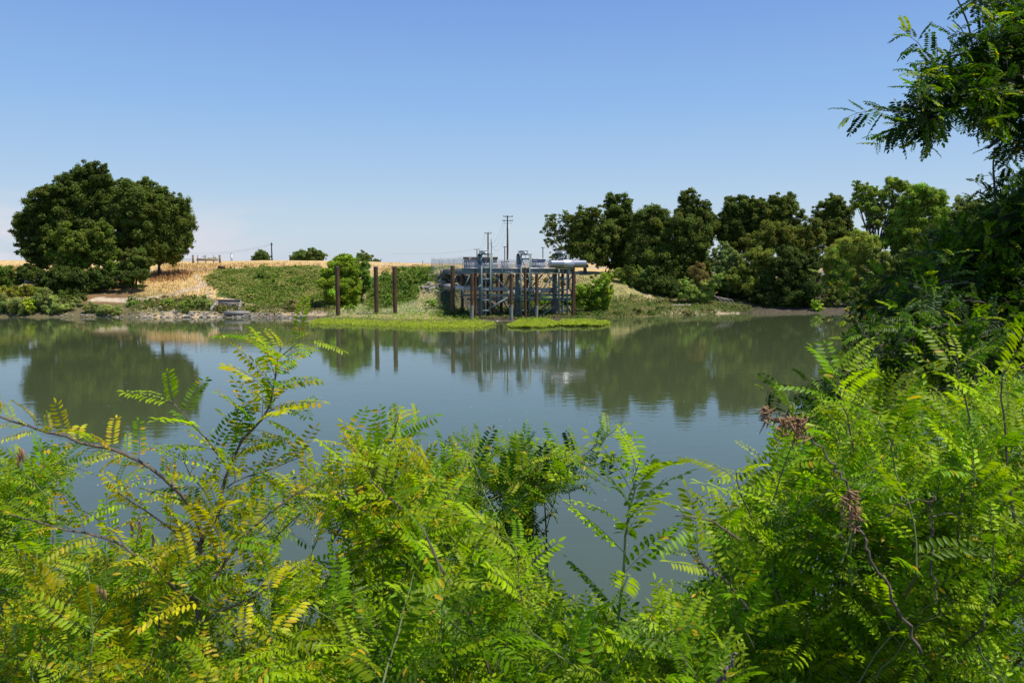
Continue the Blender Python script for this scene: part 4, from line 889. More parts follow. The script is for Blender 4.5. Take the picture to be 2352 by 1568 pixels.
# metal swing gate
g4x = lambda c: (1380+c/7.35)*.6125; g4y = lambda c: (940+c/7.35)*.6125
e = empty('swing_gate', W(g4x(700), g4y(430), 216), 'long thin grey metal swing gate across the levee road', 'gate')
mb = MB(); mb.tube([W(g4x(0), g4y(410), 216), W(g4x(1210), g4y(418), 216)], .05, 6); mb.tube([W(g4x(800), g4y(455), 216), W(g4x(1170), g4y(520), 216)], .03, 5); mb.tube([W(g4x(60), g4y(470), 216), W(g4x(260), g4y(432), 216)], .03, 5); mb.tube([W(g4x(1205), g4y(415), 216), W(g4x(1205), g4y(520), 216)], .05, 6); mb.build('gate_arm', M['galv'], e)
for c0, c1 in ((25, 75), (972, 1032)):
    mb = MB(); a = W(g4x(c0), g4y(485), 215.9); b_ = W(g4x(c1), g4y(425), 215.9); box3(mb, (a[0], 215.9, a[2]), (b_[0], 215.9, b_[2]), .05); mb.build('gate_plate', M['cab'], e)
for c in (1228, 1392):
    a = W(g4x(c), g4y(382), 216); MB().bar((a[0], 216, hz(a[0], 216)-.2), tuple(a), .16, .16).build('gate_post', M['pole'], e)
MB().bar(W(g4x(1228), g4y(393), 216), W(g4x(1392), g4y(395), 216), .08, .08).bar(W(g4x(1228), g4y(465), 216), W(g4x(1392), g4y(465), 216), .06, .06).build('gate_cross_rail', M['rust'], e)
for c, lb in ((1296, 'yellowish bollard between the gate posts'), (1405, 'yellowish bollard right of the gate post'), (1655, 'yellowish bollard nearest the tall fence')):
    a = W(g4x(c), g4y(425), 213); o = MB().tube([(a[0], 213, hz(a[0], 213)-.2), (a[0], 213, a[2]), (a[0], 213, a[2]+.08)], [.13, .13, .05], 12).build('bollard', M['yellow'], None, True); tag(o, lb, 'bollard', 'yellow bollards by the gate')
# concrete outfall headwall
h7x = lambda c: (780+c/7.84)*.6125; h7y = lambda c: (1080+c/7.84)*.6125
hw = empty('outfall_headwall', W(h7x(620), h7y(590), 173.5), 'brown concrete headwall box with chalky drawing and pipe hole', 'headwall')
YW = 176.0
a = W(h7x(310), h7y(600), YW); b_ = W(h7x(940), h7y(352), YW)
mb = box3(MB(), (a[0], YW, a[2]-.8), (b_[0], YW, b_[2]), .3); mb.build('back_wall', M['concdark'], hw)
for s_, x in ((-1, a[0]), (1, b_[0])):
    x0 = x-.28 if s_ < 0 else x+.004
    mb = MB(); v = [(x0, YW+.3, a[2]-.8), (x0+.27, YW+.3, a[2]-.8), (x0+.27+s_*.5, YW-3, a[2]-1.), (x0+s_*.5, YW-3, a[2]-1.), (x0, YW+.3, b_[2]+.06), (x0+.27, YW+.3, b_[2]+.06), (x0+.27+s_*.5, YW-3, a[2]+.3), (x0+s_*.5, YW-3, a[2]+.3)]
    mb.add(v, [[3, 2, 1, 0], [4, 5, 6, 7], [0, 1, 5, 4], [1, 2, 6, 5], [2, 3, 7, 6], [3, 0, 4, 7]]); mb.build('wing_wall', M['conc'], hw)
mb = box3(MB(), (a[0]-.3, YW-.05, b_[2]+.004), (b_[0]+.3, YW-.05, b_[2]+.1), .45); mb.build('wall_coping', M['conc'], hw)
def chalk(mb, pts):
    for p, q in zip(pts[:-1], pts[1:]): mb.bar(W(h7x(p[0]), h7y(p[1]), YW-.03), W(h7x(q[0]), h7y(q[1]), YW-.03), .03, .07)
mb = MB()
chalk(mb, [(365, 525), (420, 540), (385, 490), (400, 450), (430, 430), (420, 400), (450, 395), (470, 410), (510, 412), (540, 400), (552, 425), (585, 470), (598, 520), (590, 560)])
chalk(mb, [(440, 432), (500, 438), (530, 440)]); chalk(mb, [(440, 465), (515, 475), (525, 490)]); chalk(mb, [(440, 495), (520, 510), (548, 520)]); chalk(mb, [(445, 432), (440, 465), (445, 500)])
mb.build('chalk_drawing', M['graf'], hw)
mb = MB(); chalk(mb, [(700, 460), (730, 462), (750, 472), (790, 468), (830, 462), (828, 480), (845, 520)]); chalk(mb, [(720, 470), (710, 500)]); mb.build('chalk_drawing', M['graf'], hw)
MB().tube([W(h7x(765), h7y(525), YW-.02), W(h7x(765), h7y(525), YW-.05)], .42, 16).build('pipe_hole', M['black'], hw, True)
mb = MB()
for c in (265, 345, 245, 985, 1065, 950): mb.bar(W(h7x(c), h7y(620), YW-2.5), W(h7x(c), h7y(260+(c % 7)*12), YW-2.5), .04, .04)
mb.bar(W(h7x(265), h7y(270), YW-2.5), W(h7x(440), h7y(268), YW-2.5), .04, .04); mb.build('rebar_stake', M['rust'], hw)
mb = MB(); a = W(h7x(465), h7y(750), 170.5); b_ = W(h7x(1160), h7y(690), 170.5); box3(mb, (a[0], 170.6, a[2]-.3), (b_[0], 170.6, b_[2]), 3.2)
o = mb.build('concrete_apron', M['conc']); tag(o, 'low concrete apron step between headwall and water rocks', 'concrete step')
for px, py, s, lb in ((500, 637, .8, 'white litter scrap in the vines below the brown board'), (484, 675, .9, 'white litter scrap in dry grass above the concrete headwall'), (955, 612, .8, 'white debris beside the thin dark post')):
    g_ = ground_at(px, py); o = bpy.data.objects.new('litter', rock_meshes[1].copy()); o.data.materials.clear(); o.data.materials.append(M['white']); o.scale = (s, s*.6, s*.35); o.location = (g_[0], g_[1], g_[2]+.5 if px == 500 else g_[2]+.1); COL.objects.link(o); tag(o, lb, 'litter')
# driftwood log and snags on right shore
r3x = lambda c: (2300+c/3.92)*.6125; r3y = lambda c: (1040+c/3.92)*.6125
a = ground_at(r3x(850), r3y(440)); b_ = ground_at(r3x(1130), r3y(440)); b_[1] = a[1]; b_[2] = a[2]
o = MB().tube([a+np.array([0, 0, .3]), (a+b_)/2+np.array([0, 0, .4]), b_+np.array([0, 0, .35])], [.18, .28, .3], 10).build('driftwood_log', M['palebark'], None, True); tag(o, 'long pale driftwood log lying on the sandy right shore', 'log')
for c0, lb in ((1000, 'left dark snag stump at the right shore waterline'), (1145, 'right dark branched snag at the right shore waterline')):
    a = W(r3x(c0), r3y(548), 180.5); a[2] = .1; mb = MB()
    for k in range(5): d = unit(rng.normal(size=3)+np.array([-.4, 0, .4])); d[2] = abs(d[2])*.6; mb.tube([a, a+d*.5, a+d*.9+rng.normal(size=3)*.1], [.2, .12, .03], 6)
    mb.tube([a-np.array([.4, 0, 0]), a+np.array([.3, 0, .25])], .28, 8)
    o = mb.build('snag', M['black'], None, True); tag(o, lb, 'snag', 'dark snags at the waterline')
mb = MB(); lg = W(1668, 700, 189)
for k in range(4): mb.tube([lg+np.array([k*.8-3, 0, 2.2-k*.2]), lg+np.array([k*.9-1.5, -.3, 1.2]), lg+np.array([k*.8-.4, -.5, .1])], [.12, .1, .07], 6)
o = mb.build('fallen_branch', M['palebark'], None, True); tag(o, 'bent pale branches leaning out under the woodland right of the log', 'branch')

#FOREGROUND
# ------------------------------------------------------------------ locust leaves (compound, real leaflets)
def leaf_template(seed, hi=True):
    r = np.random.default_rng(seed); L = r.uniform(.21, .29) if hi else r.uniform(.17, .23); npair = r.integers(8, 12)
    droop = r.uniform(.1, .55); curl = r.normal()*.12
    V, Q, T = [], [], []; n = 0
    def rach(t): return np.array([L*t, curl*L*t*t, -droop*L*t*t*.8+.10*L*t])
    ts = np.linspace(.16, .96, npair); items = [(t, s) for t in ts for s in (-1, 1)]+[(1., 0)]
    lf = .048+.014*r.random(); fold = r.uniform(.15, .5); hang = r.uniform(-.25, .45)
    for t, s in items:
        p = rach(t); tang = unit(rach(min(t+.05, 1.05))-rach(t-.02))
        ll = lf*(1-.28*abs(t-.5)*1.4)*r.uniform(.9, 1.1); ww = ll*(r.uniform(.30, .37) if hi else r.uniform(.38, .46))
        if s == 0: d = tang
        else:
            d = unit(np.array([tang[0]*.34, s*1., tang[2]*.34])+np.array([r.normal()*.10, 0, -hang+r.normal()*.10]))
        up = unit(np.array([0, 0, 1.])+r.normal(size=3)*.12); side = unit(np.cross(up, d)); nn = np.cross(d, side)
        base = p+d*.003
        c = [base, base+d*ll*.36-nn*.0, base+d*ll*.72-nn*ll*.02, base+d*ll-nn*ll*.10]
        wl = [.43*ww, .48*ww]
        l1 = c[1]+side*wl[1]+nn*fold*wl[1]; l2 = c[2]+side*wl[0]+nn*fold*wl[0]; r1 = c[1]-side*wl[1]+nn*fold*wl[1]; r2 = c[2]-side*wl[0]+nn*fold*wl[0]
        if hi:
            V += c+[l1, l2, r1, r2]
            T += [[n, n+1, n+4], [n+2, n+3, n+5], [n+1, n, n+6], [n+3, n+2, n+7]]; Q += [[n+1, n+2, n+5, n+4], [n+2, n+1, n+6, n+7]]; n += 8
        else:
            V += [c[0], c[3], l1, l2, r1, r2]; Q += [[n, n+1, n+3, n+2], [n+1, n, n+4, n+5]]; n += 6
    # rachis, thin triangle tube
    k0 = n; seg = 4
    for k in range(seg+1):
        p = rach(k/seg); w = .0016*(1-.5*k/seg)
        V += [p+np.array([0, w, 0]), p+np.array([0, -w, 0]), p+np.array([0, 0, -w*1.4])]
    for k in range(seg):
        for j in range(3): Q.append([k0+3*k+j, k0+3*k+(j+1) % 3, k0+3*k+3+(j+1) % 3, k0+3*k+3+j])
    return np.array(V), np.array(Q), (np.array(T) if T else np.zeros((0, 3), int)), len(items), (8 if hi else 6)
TH_ = [leaf_template(s, True) for s in range(10)]; TL_ = [leaf_template(s+40, False) for s in range(8)]
class Foliage:
    def __init__(s, hi=True): s.T = TH_ if hi else TL_; s.by = [[] for _ in s.T]
    def leaf(s, p, a, n, sc, col, ycol=None, yf=0.):
        s.by[rng.integers(len(s.T))].append((p, a, n, sc, col, ycol if ycol is not None else (.55, .38, .02), yf))
    def count(s): return sum(len(b) for b in s.by)
    def build(s, parent, name='foliage'):
        VV, QQ, TT, CC = [], [], [], []; off = 0
        for (V0, Q0, T0, nl, pv), b in zip(s.T, s.by):
            if not b: continue
            m_ = len(b); p = np.array([x[0] for x in b]); a = unit(np.array([x[1] for x in b])); n = np.array([x[2] for x in b]); sc = np.array([x[3] for x in b])
            side = unit(np.cross(n, a)); n = np.cross(a, side)
            v = p[:, None]+sc[:, None, None]*(V0[None, :, 0:1]*a[:, None]+V0[None, :, 1:2]*side[:, None]+V0[None, :, 2:3]*n[:, None])
            nv = len(V0); col = np.array([x[4] for x in b]); yc = np.array([x[5] for x in b]); yf = np.array([x[6] for x in b])
            c = np.repeat(col[:, None], nv, 1)
            lc = np.repeat(col[:, None], nl, 1)*(1+.10*rng.normal(size=(m_, nl, 1)))
            yy = rng.random((m_, nl)) < yf[:, None]
            lc = np.where(yy[..., None], yc[:, None]*(1+.15*rng.normal(size=(m_, nl, 1))), lc)
            c[:, :nl*pv] = np.repeat(lc, pv, 1)
            c[:, nl*pv:] = np.array([.16, .2, .06])
            idx = off+np.arange(m_)[:, None, None]*nv
            VV.append(v.reshape(-1, 3)); CC.append(c.reshape(-1, 3)); QQ.append((Q0[None]+idx).reshape(-1, 4))
            if len(T0): TT.append((T0[None]+idx).reshape(-1, 3))
            off += m_*nv
        fs = [np.concatenate(QQ)]+([np.concatenate(TT)] if TT else [])
        me = mesh_np(name, np.concatenate(VV), fs, cols=np.clip(np.concatenate(CC), .003, .9))
        return link(name, me, parent, M['leaf'])
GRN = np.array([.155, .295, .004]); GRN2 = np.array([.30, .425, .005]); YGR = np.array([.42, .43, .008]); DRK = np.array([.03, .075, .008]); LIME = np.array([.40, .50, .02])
def bez(p, n):
    p = np.asarray(p, float); t = np.linspace(0, len(p)-1, n); out = []
    for x in t:
        i = min(int(x), len(p)-2); f = x-i
        p0 = p[max(i-1, 0)]; p1 = p[i]; p2 = p[i+1]; p3 = p[min(i+2, len(p)-1)]
        out.append(.5*((2*p1)+(-p0+p2)*f+(2*p0-5*p1+4*p2-p3)*f*f+(-p0+3*p1-3*p2+p3)*f**3))
    return np.array(out)
def shoot(fo, mb, pts, r0=.006, r1=.0015, sp=.055, sc=(.75, 1.05), cols=(GRN, GRN2), yf=0., skip=0., tipyoung=True, rise=.35, mbt=None, guard=None):
    """stem through world points with alternate compound leaves"""
    L = np.linalg.norm(np.diff(pts, axis=0), axis=1).sum(); n = max(5, int(L/.05)); p = bez(pts, n)
    p[1:-1] += rng.normal(size=(n-2, 3))*.004
    (mbt or mb).tube(p, np.linspace(r0, r1, n), 6, caps=False)
    m_ = int(L*(1-skip)/sp); ph = rng.random()*6.28
    T = unit(np.gradient(p, axis=0))
    for k in range(m_):
        t = skip+(1-skip)*(k+.5)/m_; i = min(int(t*(n-1)), n-1)
        a0 = T[i]; ph += 2.4+rng.normal()*.3
        ref = np.array([0, 0, 1.]) if abs(a0[2]) < .9 else np.array([0, 1., 0])
        u = unit(np.cross(a0, ref)); w = np.cross(a0, u)
        rad = math.cos(ph)*u+math.sin(ph)*w
        d = unit(rad*.95+a0*(.25+.5*t)+np.array([0, 0, rise])+rng.normal(size=3)*.12)
        up = unit(np.array([0, 0, 1.])+rad*-.1+rng.normal(size=3)*.25+np.array([.12, -.25, 0]))
        s_ = rng.uniform(*sc)*(1-.55*max(0, (t-.8)/.2) if tipyoung else 1)
        c = cols[rng.integers(len(cols))]*rng.uniform(.5, 1.45)
        if guard is not None:
            q = proj(np.array([p[i]+d*.12*s_, p[i]+d*.24*s_]))
            if (any(inpoly(q, h).any() for h in HOLES) and rng.random() < .93) or (q[:, 1] < np.interp(q[:, 0], guard[0], guard[1])-30).any(): continue
        if tipyoung and t > .85: c = c*.4+LIME*.6
        fo.leaf(p[i], d, up, s_, c, None, yf)
    return p
# upper outline of the bushes against the water, photo px
def plant(name, label, root, cat='shrub', hi=True):
    e = empty(name, (root[0], root[1], hz(root[0], root[1])), label, cat)
    return e, Foliage(hi), MB(), MB(), np.array([root[0], root[1], hz(root[0], root[1])])
def finish(e, fo, mb, mb2, bark='twig'):
    if mb.n: mb.build('branches', M[bark], e, smooth=True)
    if mb2.n: mb2.build('green_stems', M['greentwig'], e, smooth=True)
    fo.build(e)
HOLES = [[(105, 1105), (235, 1125), (240, 1235), (130, 1235)], [(1235, 1150), (1345, 1110), (1420, 1180), (1380, 1330), (1245, 1280)], [(640, 1215), (790, 1200), (800, 1260), (700, 1290), (640, 1270)],
         [(1010, 1250), (1050, 1250), (1050, 1290), (1010, 1290)], [(660, 1390), (760, 1380), (760, 1425), (670, 1430)], [(1470, 1330), (1560, 1230), (1640, 1270), (1650, 1325), (1500, 1335)], [(1420, 1360), (1520, 1350), (1500, 1400), (1430, 1400)], [(1095, 1170), (1160, 1160), (1150, 1120), (1100, 1120)]]
def fill(pl, n, xr, env, yr, bottom=1640, cols=(GRN, GRN2), yf=.0, L=(.35, .7), power=1., sc=(.65, 1.08), sp=.05, hole=.95, lean=0.):
    e, fo, mb, mb2, root = pl
    ex = [q[0] for q in env]; ey = [q[1] for q in env]; got = 0; tries = 0
    while got < n and tries < n*8:
        tries += 1
        px = rng.uniform(*xr); y0 = np.interp(px, ex, ey)
        py = y0+(bottom-y0)*rng.random()**power
        Y = rng.uniform(*yr); tip = W(px, py, Y)
        d = unit(np.array([rng.normal()*.55+lean, rng.normal()*.4, .75])); l = rng.uniform(*L)
        mid = tip-d*l*.5; b0 = tip-d*l+np.array([0, 0, -.08*l])
        q = proj(np.array([tip, mid]))
        if any(inpoly(q, h).any() for h in HOLES) and rng.random() < hole: continue
        if q[:, 1].min() < np.interp(q[:, 0], ex, ey).min()-5: continue
        shoot(fo, mb, [b0, mid+rng.normal(size=3)*.03, tip], .004, .0012, sp, sc, cols, yf, mbt=mb2, guard=(ex, ey))
        # connect to the root by a thin limb
        if got % 3 == 0 and not any(inpoly(proj(np.array([b0, b0*.7+root*.3, b0*.5+root*.5])), h).any() for h in HOLES):
            k = b0+np.array([0, 0, -.35])+.25*(root+np.array([0, 0, .8])-b0)*np.array([1, 1, .2]); mb.tube(bez([root, (root*.5+k*.5)+np.array([0, 0, .2]), k, b0], 9), np.linspace(.012, .004, 9), 5, False)
        got += 1
def stem(mb, ctrl, r0, r1):
    p = bez([W(*c) for c in ctrl], max(8, len(ctrl)*6)); p[1:-1] += rng.normal(size=(len(p)-2, 3))*.006
    mb.tube(p, np.linspace(r0, r1, len(p)), 8, False); return p
# --- 1. yellowing sapling at left with a visible stem
pl = plant('locust_sapling', 'yellowing young locust tree with a bare forked stem at lower left', (-1.35, 3.6))
e, fo, mb, mb2, root = pl
base = W(459, 1510, 3.5)
mb.tube([root, root*.4+base*.6, base], [.02, .017, .015], 8, False)
tr = stem(mb, [(459, 1510, 3.5), (458, 1400, 3.5), (461, 1290, 3.5), (464, 1240, 3.5)], .0135, .011)
yc = (YGR, GRN2, GRN, YGR*np.array([1.15, 1., 1]))
def S(ctrl, r0=.007, r1=.002, yf=.12, cols=yc, sp=.05, sc=(.6, .9), skip=.0, **k): return shoot(fo, mb, [W(*c) for c in ctrl], r0, r1, sp, sc, cols, yf, skip, **k)
S([(464, 1240, 3.5), (440, 1170, 3.5), (400, 1120, 3.45), (330, 1065, 3.4), (240, 1030, 3.35), (140, 1000, 3.3), (60, 975, 3.25), (-20, 945, 3.2)], .0095, .004, .3, sp=.026, sc=(.35, .7))
S([(464, 1240, 3.5), (495, 1190, 3.55), (512, 1130, 3.6), (530, 1060, 3.65), (560, 1010, 3.7), (600, 960, 3.72), (625, 915, 3.74), (630, 870, 3.75), (640, 820, 3.76), (643, 792, 3.78)], .009, .003, .2, sp=.021, sc=(.8, 1.12), rise=.1)
S([(600, 960, 3.72), (650, 930, 3.75), (700, 960, 3.8)], .004, .0015, .1, sp=.045)
S([(525, 1080, 3.6), (500, 1040, 3.6), (470, 1000, 3.58), (430, 960, 3.55), (390, 920, 3.55), (385, 895, 3.55)], .005, .002, .03, (GRN, GRN2), sp=.045, sc=(.75, 1.0))
S([(630, 830, 3.78), (600, 795, 3.8), (580, 778, 3.8)], .003, .0015, .1, (GRN, GRN2), sp=.045)
S([(643, 820, 3.78), (690, 785, 3.8), (730, 775, 3.82)], .003, .0015, .05, (GRN, GRN2), sp=.045)
S([(459, 1385, 3.5), (400, 1350, 3.45), (340, 1290, 3.4), (250, 1240, 3.35), (150, 1215, 3.3), (20, 1180, 3.2)], .008, .003, .15, sp=.045)
S([(461, 1380, 3.5), (500, 1320, 3.55), (540, 1260, 3.6), (590, 1200, 3.65), (660, 1150, 3.7), (720, 1110, 3.75)], .008, .003, .15, sp=.045)
S([(460, 1430, 3.5), (520, 1400, 3.5), (600, 1360, 3.55), (680, 1300, 3.6)], .006, .003, .1, sp=.045)
S([(463, 1250, 3.5), (420, 1235, 3.5), (360, 1190, 3.45), (300, 1150, 3.45), (250, 1120, 3.4)], .005, .002, .12, sp=.045)
S([(500, 1180, 3.55), (470, 1130, 3.6), (430, 1080, 3.6), (420, 1040, 3.6)], .004, .002, .12, sp=.04)
S([(520, 1120, 3.6), (570, 1090, 3.6), (640, 1070, 3.65), (690, 1050, 3.7)], .004, .002, .12, sp=.04)
mb.tube(bez([W(460, 1490, 3.5), W(400, 1485, 3.45), (W(370, 1455, 3.45)), W(358, 1390, 3.45)], 12), np.linspace(.006, .003, 12), 6, False)
fill(pl, 76, (0, 700), [(0, 1230), (100, 1250), (220, 1240), (330, 1210), (450, 1180), (560, 1130), (720, 1100)], (3.0, 4.3), cols=yc, yf=.035, sc=(.6, .95))
# hanging seed pods
for px, py, Y in ((322, 1205, 3.45), (300, 1195, 3.45), (318, 1190, 3.4), (45, 1025, 3.3), (52, 1030, 3.3), (40, 1040, 3.3), (350, 1225, 3.45), (232, 1345, 3.3), (240, 1350, 3.3), (222, 1340, 3.3)):
    p = W(px, py, Y); d = np.array([rng.normal()*.01, 0, -1]); Lp = rng.uniform(.05, .08)
    pods = MB(); pods.tube([p, p+d*Lp*.15, p+d*Lp*.5+np.array([.004, 0, 0]), p+d*Lp*.85, p+d*Lp], [.001, .006, .0065, .006, .001], 6)
    pods.build('seed_pod', M['seed'], e, True)
finish(e, fo, mb, mb2)
# --- 2. low left bush
pl = plant('locust_bush', 'dense green locust bush filling the bottom left corner', (-2.6, 5.2)); e, fo, mb, mb2, root = pl
fill(pl, 120, (-60, 420), [(-60, 1010), (60, 1030), (110, 1080), (160, 1160), (200, 1270), (330, 1260), (420, 1260)], (3.8, 5.8), yf=.03)
fill(pl, 22, (-40, 150), [(-60, 1030), (60, 1035), (150, 1060)], (4.5, 5.2), bottom=1180, power=.8, hole=0, yf=.03, lean=.6)
shoot(fo, mb, [W(20, 1150, 4.6), W(90, 1080, 4.6), W(150, 1065, 4.7), W(215, 1090, 4.7)], .004, .0015, .05, (.7, .9), (GRN,), 0.)
finish(e, fo, mb, mb2)
# --- 3. middle-left bush with yellow patch
pl = plant('locust_bush', 'green locust bush left of centre with a yellowing top', (-.7, 4.6)); e, fo, mb, mb2, root = pl
S([(760, 1250, 4.0), (800, 1180, 4.0), (850, 1100, 4.0), (880, 1040, 4.0), (905, 990, 4.0), (915, 950, 4.0)], .006, .002, .12, (YGR, GRN), sp=.045, sc=(.7, 1.))
S([(850, 1100, 4.0), (820, 1040, 4.05), (790, 1005, 4.1)], .004, .0015, .2, (YGR, GRN), sp=.04)
S([(880, 1040, 4.0), (930, 1010, 4.0), (970, 985, 4.0)], .004, .0015, .02, (GRN, GRN2), sp=.05)
S([(1130, 1560, 3.3), (1085, 1440, 3.3), (1020, 1310, 3.35), (960, 1200, 3.4), (890, 1140, 3.5), (850, 1100, 3.6)], .008, .003, .02, (GRN, GRN2), sp=.06, sc=(.8, 1.05))
fill(pl, 38, (720, 980), [(700, 1060), (760, 1010), (850, 985), (940, 990), (980, 1040)], (3.7, 4.6), bottom=1220, cols=(YGR, GRN2, GRN), yf=.08)
fill(pl, 100, (640, 1120), [(640, 1320), (760, 1290), (800, 1180), (900, 1130), (1000, 1110), (1120, 1130)], (3.0, 4.8), yf=.02)
finish(e, fo, mb, mb2)
# --- 4. centre bush (farther, pale stems)
pl = plant('locust_bush', 'flat-topped locust bush in the centre with pale twigs reaching right', (.35, 6.2)); e, fo, mb, mb2, root = pl
S([(1235, 1330, 5.2), (1225, 1220, 5.2), (1215, 1120, 5.2), (1200, 1060, 5.2), (1170, 1020, 5.2)], .009, .003, .06, (GRN, DRK*1.4), sp=.045)
S([(1215, 1130, 5.2), (1270, 1090, 5.2), (1330, 1055, 5.2), (1390, 1005, 5.2), (1430, 970, 5.2)], .006, .002, .03, (GRN, GRN2), sp=.045)
S([(1200, 1060, 5.2), (1120, 1040, 5.2), (1060, 1010, 5.2)], .005, .002, .02, (GRN,), sp=.045)
S([(1220, 1180, 5.2), (1170, 1150, 5.2), (1110, 1110, 5.2), (1050, 1080, 5.2)], .005, .002, .02, (GRN,), sp=.045)
S([(1330, 1055, 5.2), (1350, 1090, 5.2), (1345, 1110, 5.2)], .003, .001, .0, (GRN,), sp=.045)
fill(pl, 46, (1010, 1350), [(1000, 1010), (1060, 1015), (1200, 1015), (1290, 1010), (1350, 1020)], (4.8, 5.8), bottom=1130, cols=(GRN, GRN2, DRK*1.4), yf=.03, hole=1)
fill(pl, 42, (1000, 1225), [(1000, 1050), (1225, 1050)], (4.6, 5.8), bottom=1330, cols=(GRN, GRN2, DRK*1.4), yf=.03, hole=1)
finish(e, fo, mb, mb2, 'twig')
# --- 5. bottom centre bush
pl = plant('locust_bush', 'low bright locust bush along the bottom centre of the view', (.3, 3.8)); e, fo, mb, mb2, root = pl
fill(pl, 155, (820, 1620), [(820, 1400), (950, 1290), (1100, 1260), (1200, 1300), (1300, 1375), (1400, 1385), (1500, 1370), (1620, 1350)], (2.7, 4.6), yf=.02, cols=(GRN, GRN2, GRN*.9))
fill(pl, 48, (380, 900), [(380, 1450), (600, 1440), (900, 1440)], (2.7, 4.4), yf=.04, cols=(GRN, YGR, GRN2))
S([(1200, 1380, 3.0), (1190, 1330, 3.0), (1180, 1260, 3.0)], .004, .0015, .03, (GRN2,), sp=.05, sc=(.8, 1))
finish(e, fo, mb, mb2)
# --- 6. lone upright shoot
pl = plant('locust_shoot', 'single upright green locust shoot standing clear against the water', (.62, 3.5)); e, fo, mb, mb2, root = pl
p0 = W(1400, 1550, 3.2); mb2.tube([root, p0], [.009, .007], 6, False)
shoot(fo, mb2, [p0, W(1425, 1390, 3.2), W(1436, 1240, 3.2), W(1443, 1180, 3.2), W(1456, 1110, 3.2), W(1470, 1050, 3.2)], .007, .002, .042, (.95, 1.2), (GRN, GRN2), 0., skip=.2, rise=.3)
finish(e, fo, mb, mb2)
# --- 7. right bush
pl = plant('locust_bush', 'big sunlit locust bush filling the lower right', (2.1, 4.8)); e, fo, mb, mb2, root = pl
env = [(1540, 1340), (1600, 1250), (1640, 1170), (1700, 1100), (1760, 1070), (1800, 1010), (1850, 940), (1900, 900), (2000, 880), (2100, 880), (2250, 870), (2400, 860)]
fill(pl, 275, (1560, 2420), env, (3.0, 5.0), yf=.012, cols=(GRN, GRN2, GRN, GRN2*1.1))
fill(pl, 85, (1850, 2420), env, (3.6, 5.0), bottom=1150, yf=.01, cols=(GRN, GRN2))
for c in ([(2010, 1300, 3.6), (1975, 1120, 3.6), (1950, 980, 3.6), (1925, 880, 3.6), (1930, 845, 3.6)], [(2200, 1250, 3.3), (2215, 1080, 3.3), (2225, 950, 3.3), (2200, 860, 3.3), (2195, 820, 3.3)],
          [(2330, 1200, 3.2), (2310, 1000, 3.2), (2300, 880, 3.2), (2310, 850, 3.2)], [(1760, 1350, 3.5), (1740, 1230, 3.5), (1700, 1130, 3.5), (1690, 1080, 3.5)], [(1830, 1250, 3.7), (1800, 1150, 3.7), (1770, 1090, 3.7), (1745, 1050, 3.7)],
          [(2080, 1200, 3.9), (2060, 1050, 3.9), (2040, 920, 3.9), (2010, 860, 3.9)], [(1720, 1400, 3.2), (1660, 1330, 3.2), (1600, 1290, 3.2), (1580, 1260, 3.2)], [(1700, 1240, 3.3), (1620, 1190, 3.3), (1550, 1185, 3.3)]):
    S(c, .006, .002, .01, (GRN, GRN2, LIME*.8), sp=.055, sc=(.8, 1.1))
finish(e, fo, mb, mb2)
# --- dead stalk with brown seed heads
ds = empty('dead_stalk', W(2115, 1500, 2.9), 'arching dead brown stalk with clustered dry seed heads over the right bush', 'dead stalk')
mb = MB(); p = stem(mb, [(2115, 1500, 2.9), (2060, 1390, 2.9), (2000, 1280, 2.9), (1970, 1200, 2.9), (1945, 1110, 2.9), (1900, 1050, 2.9), (1850, 985, 2.9), (1800, 955, 2.9), (1757, 935, 2.9)], .006, .0025)
stem(mb, [(2150, 1380, 2.95), (2140, 1250, 2.95), (2135, 1160, 2.95), (2100, 1150, 2.95), (2020, 1190, 2.95)], .004, .002)
stem(mb, [(2136, 1240, 2.95), (2150, 1180, 2.95), (2200, 1185, 2.95)], .003, .0015); stem(mb, [(2135, 1165, 2.95), (2140, 1140, 2.95), (2150, 1150, 2.95)], .0025, .0015)
mb.build('stalk', M['twig'], ds, True)
def seedhead(c, n, sx, sz):
    mb = MB()
    for k in range(n):
        q = c+np.array([rng.normal()*sx, rng.normal()*sx*.6, -abs(rng.normal())*sz]); d = rng.normal(size=3)*.012; mb.tube([q-d, q, q+d], [.001, .0035, .001], 4)
        mb.tube([c, q], [.001, .0006], 3, False)
    mb.build('seed_head', M['seed'], ds)
seedhead(W(1755, 935, 2.9), 26, .012, .03); seedhead(W(1835, 960, 2.9), 60, .018, .045); seedhead(W(1800, 960, 2.9), 40, .02, .035); seedhead(W(1950, 1125, 2.9), 60, .02, .07); seedhead(W(1965, 1165, 2.9), 32, .012, .05)
ds2 = empty('dead_stalk', W(1650, 1580, 2.4), 'broken brown twig end poking up at the bottom edge', 'dead stalk')
mb = MB(); stem(mb, [(1640, 1600, 2.4), (1665, 1540, 2.4), (1692, 1500, 2.4)], .008, .004); mb.build('stalk', M['twig'], ds2, True)
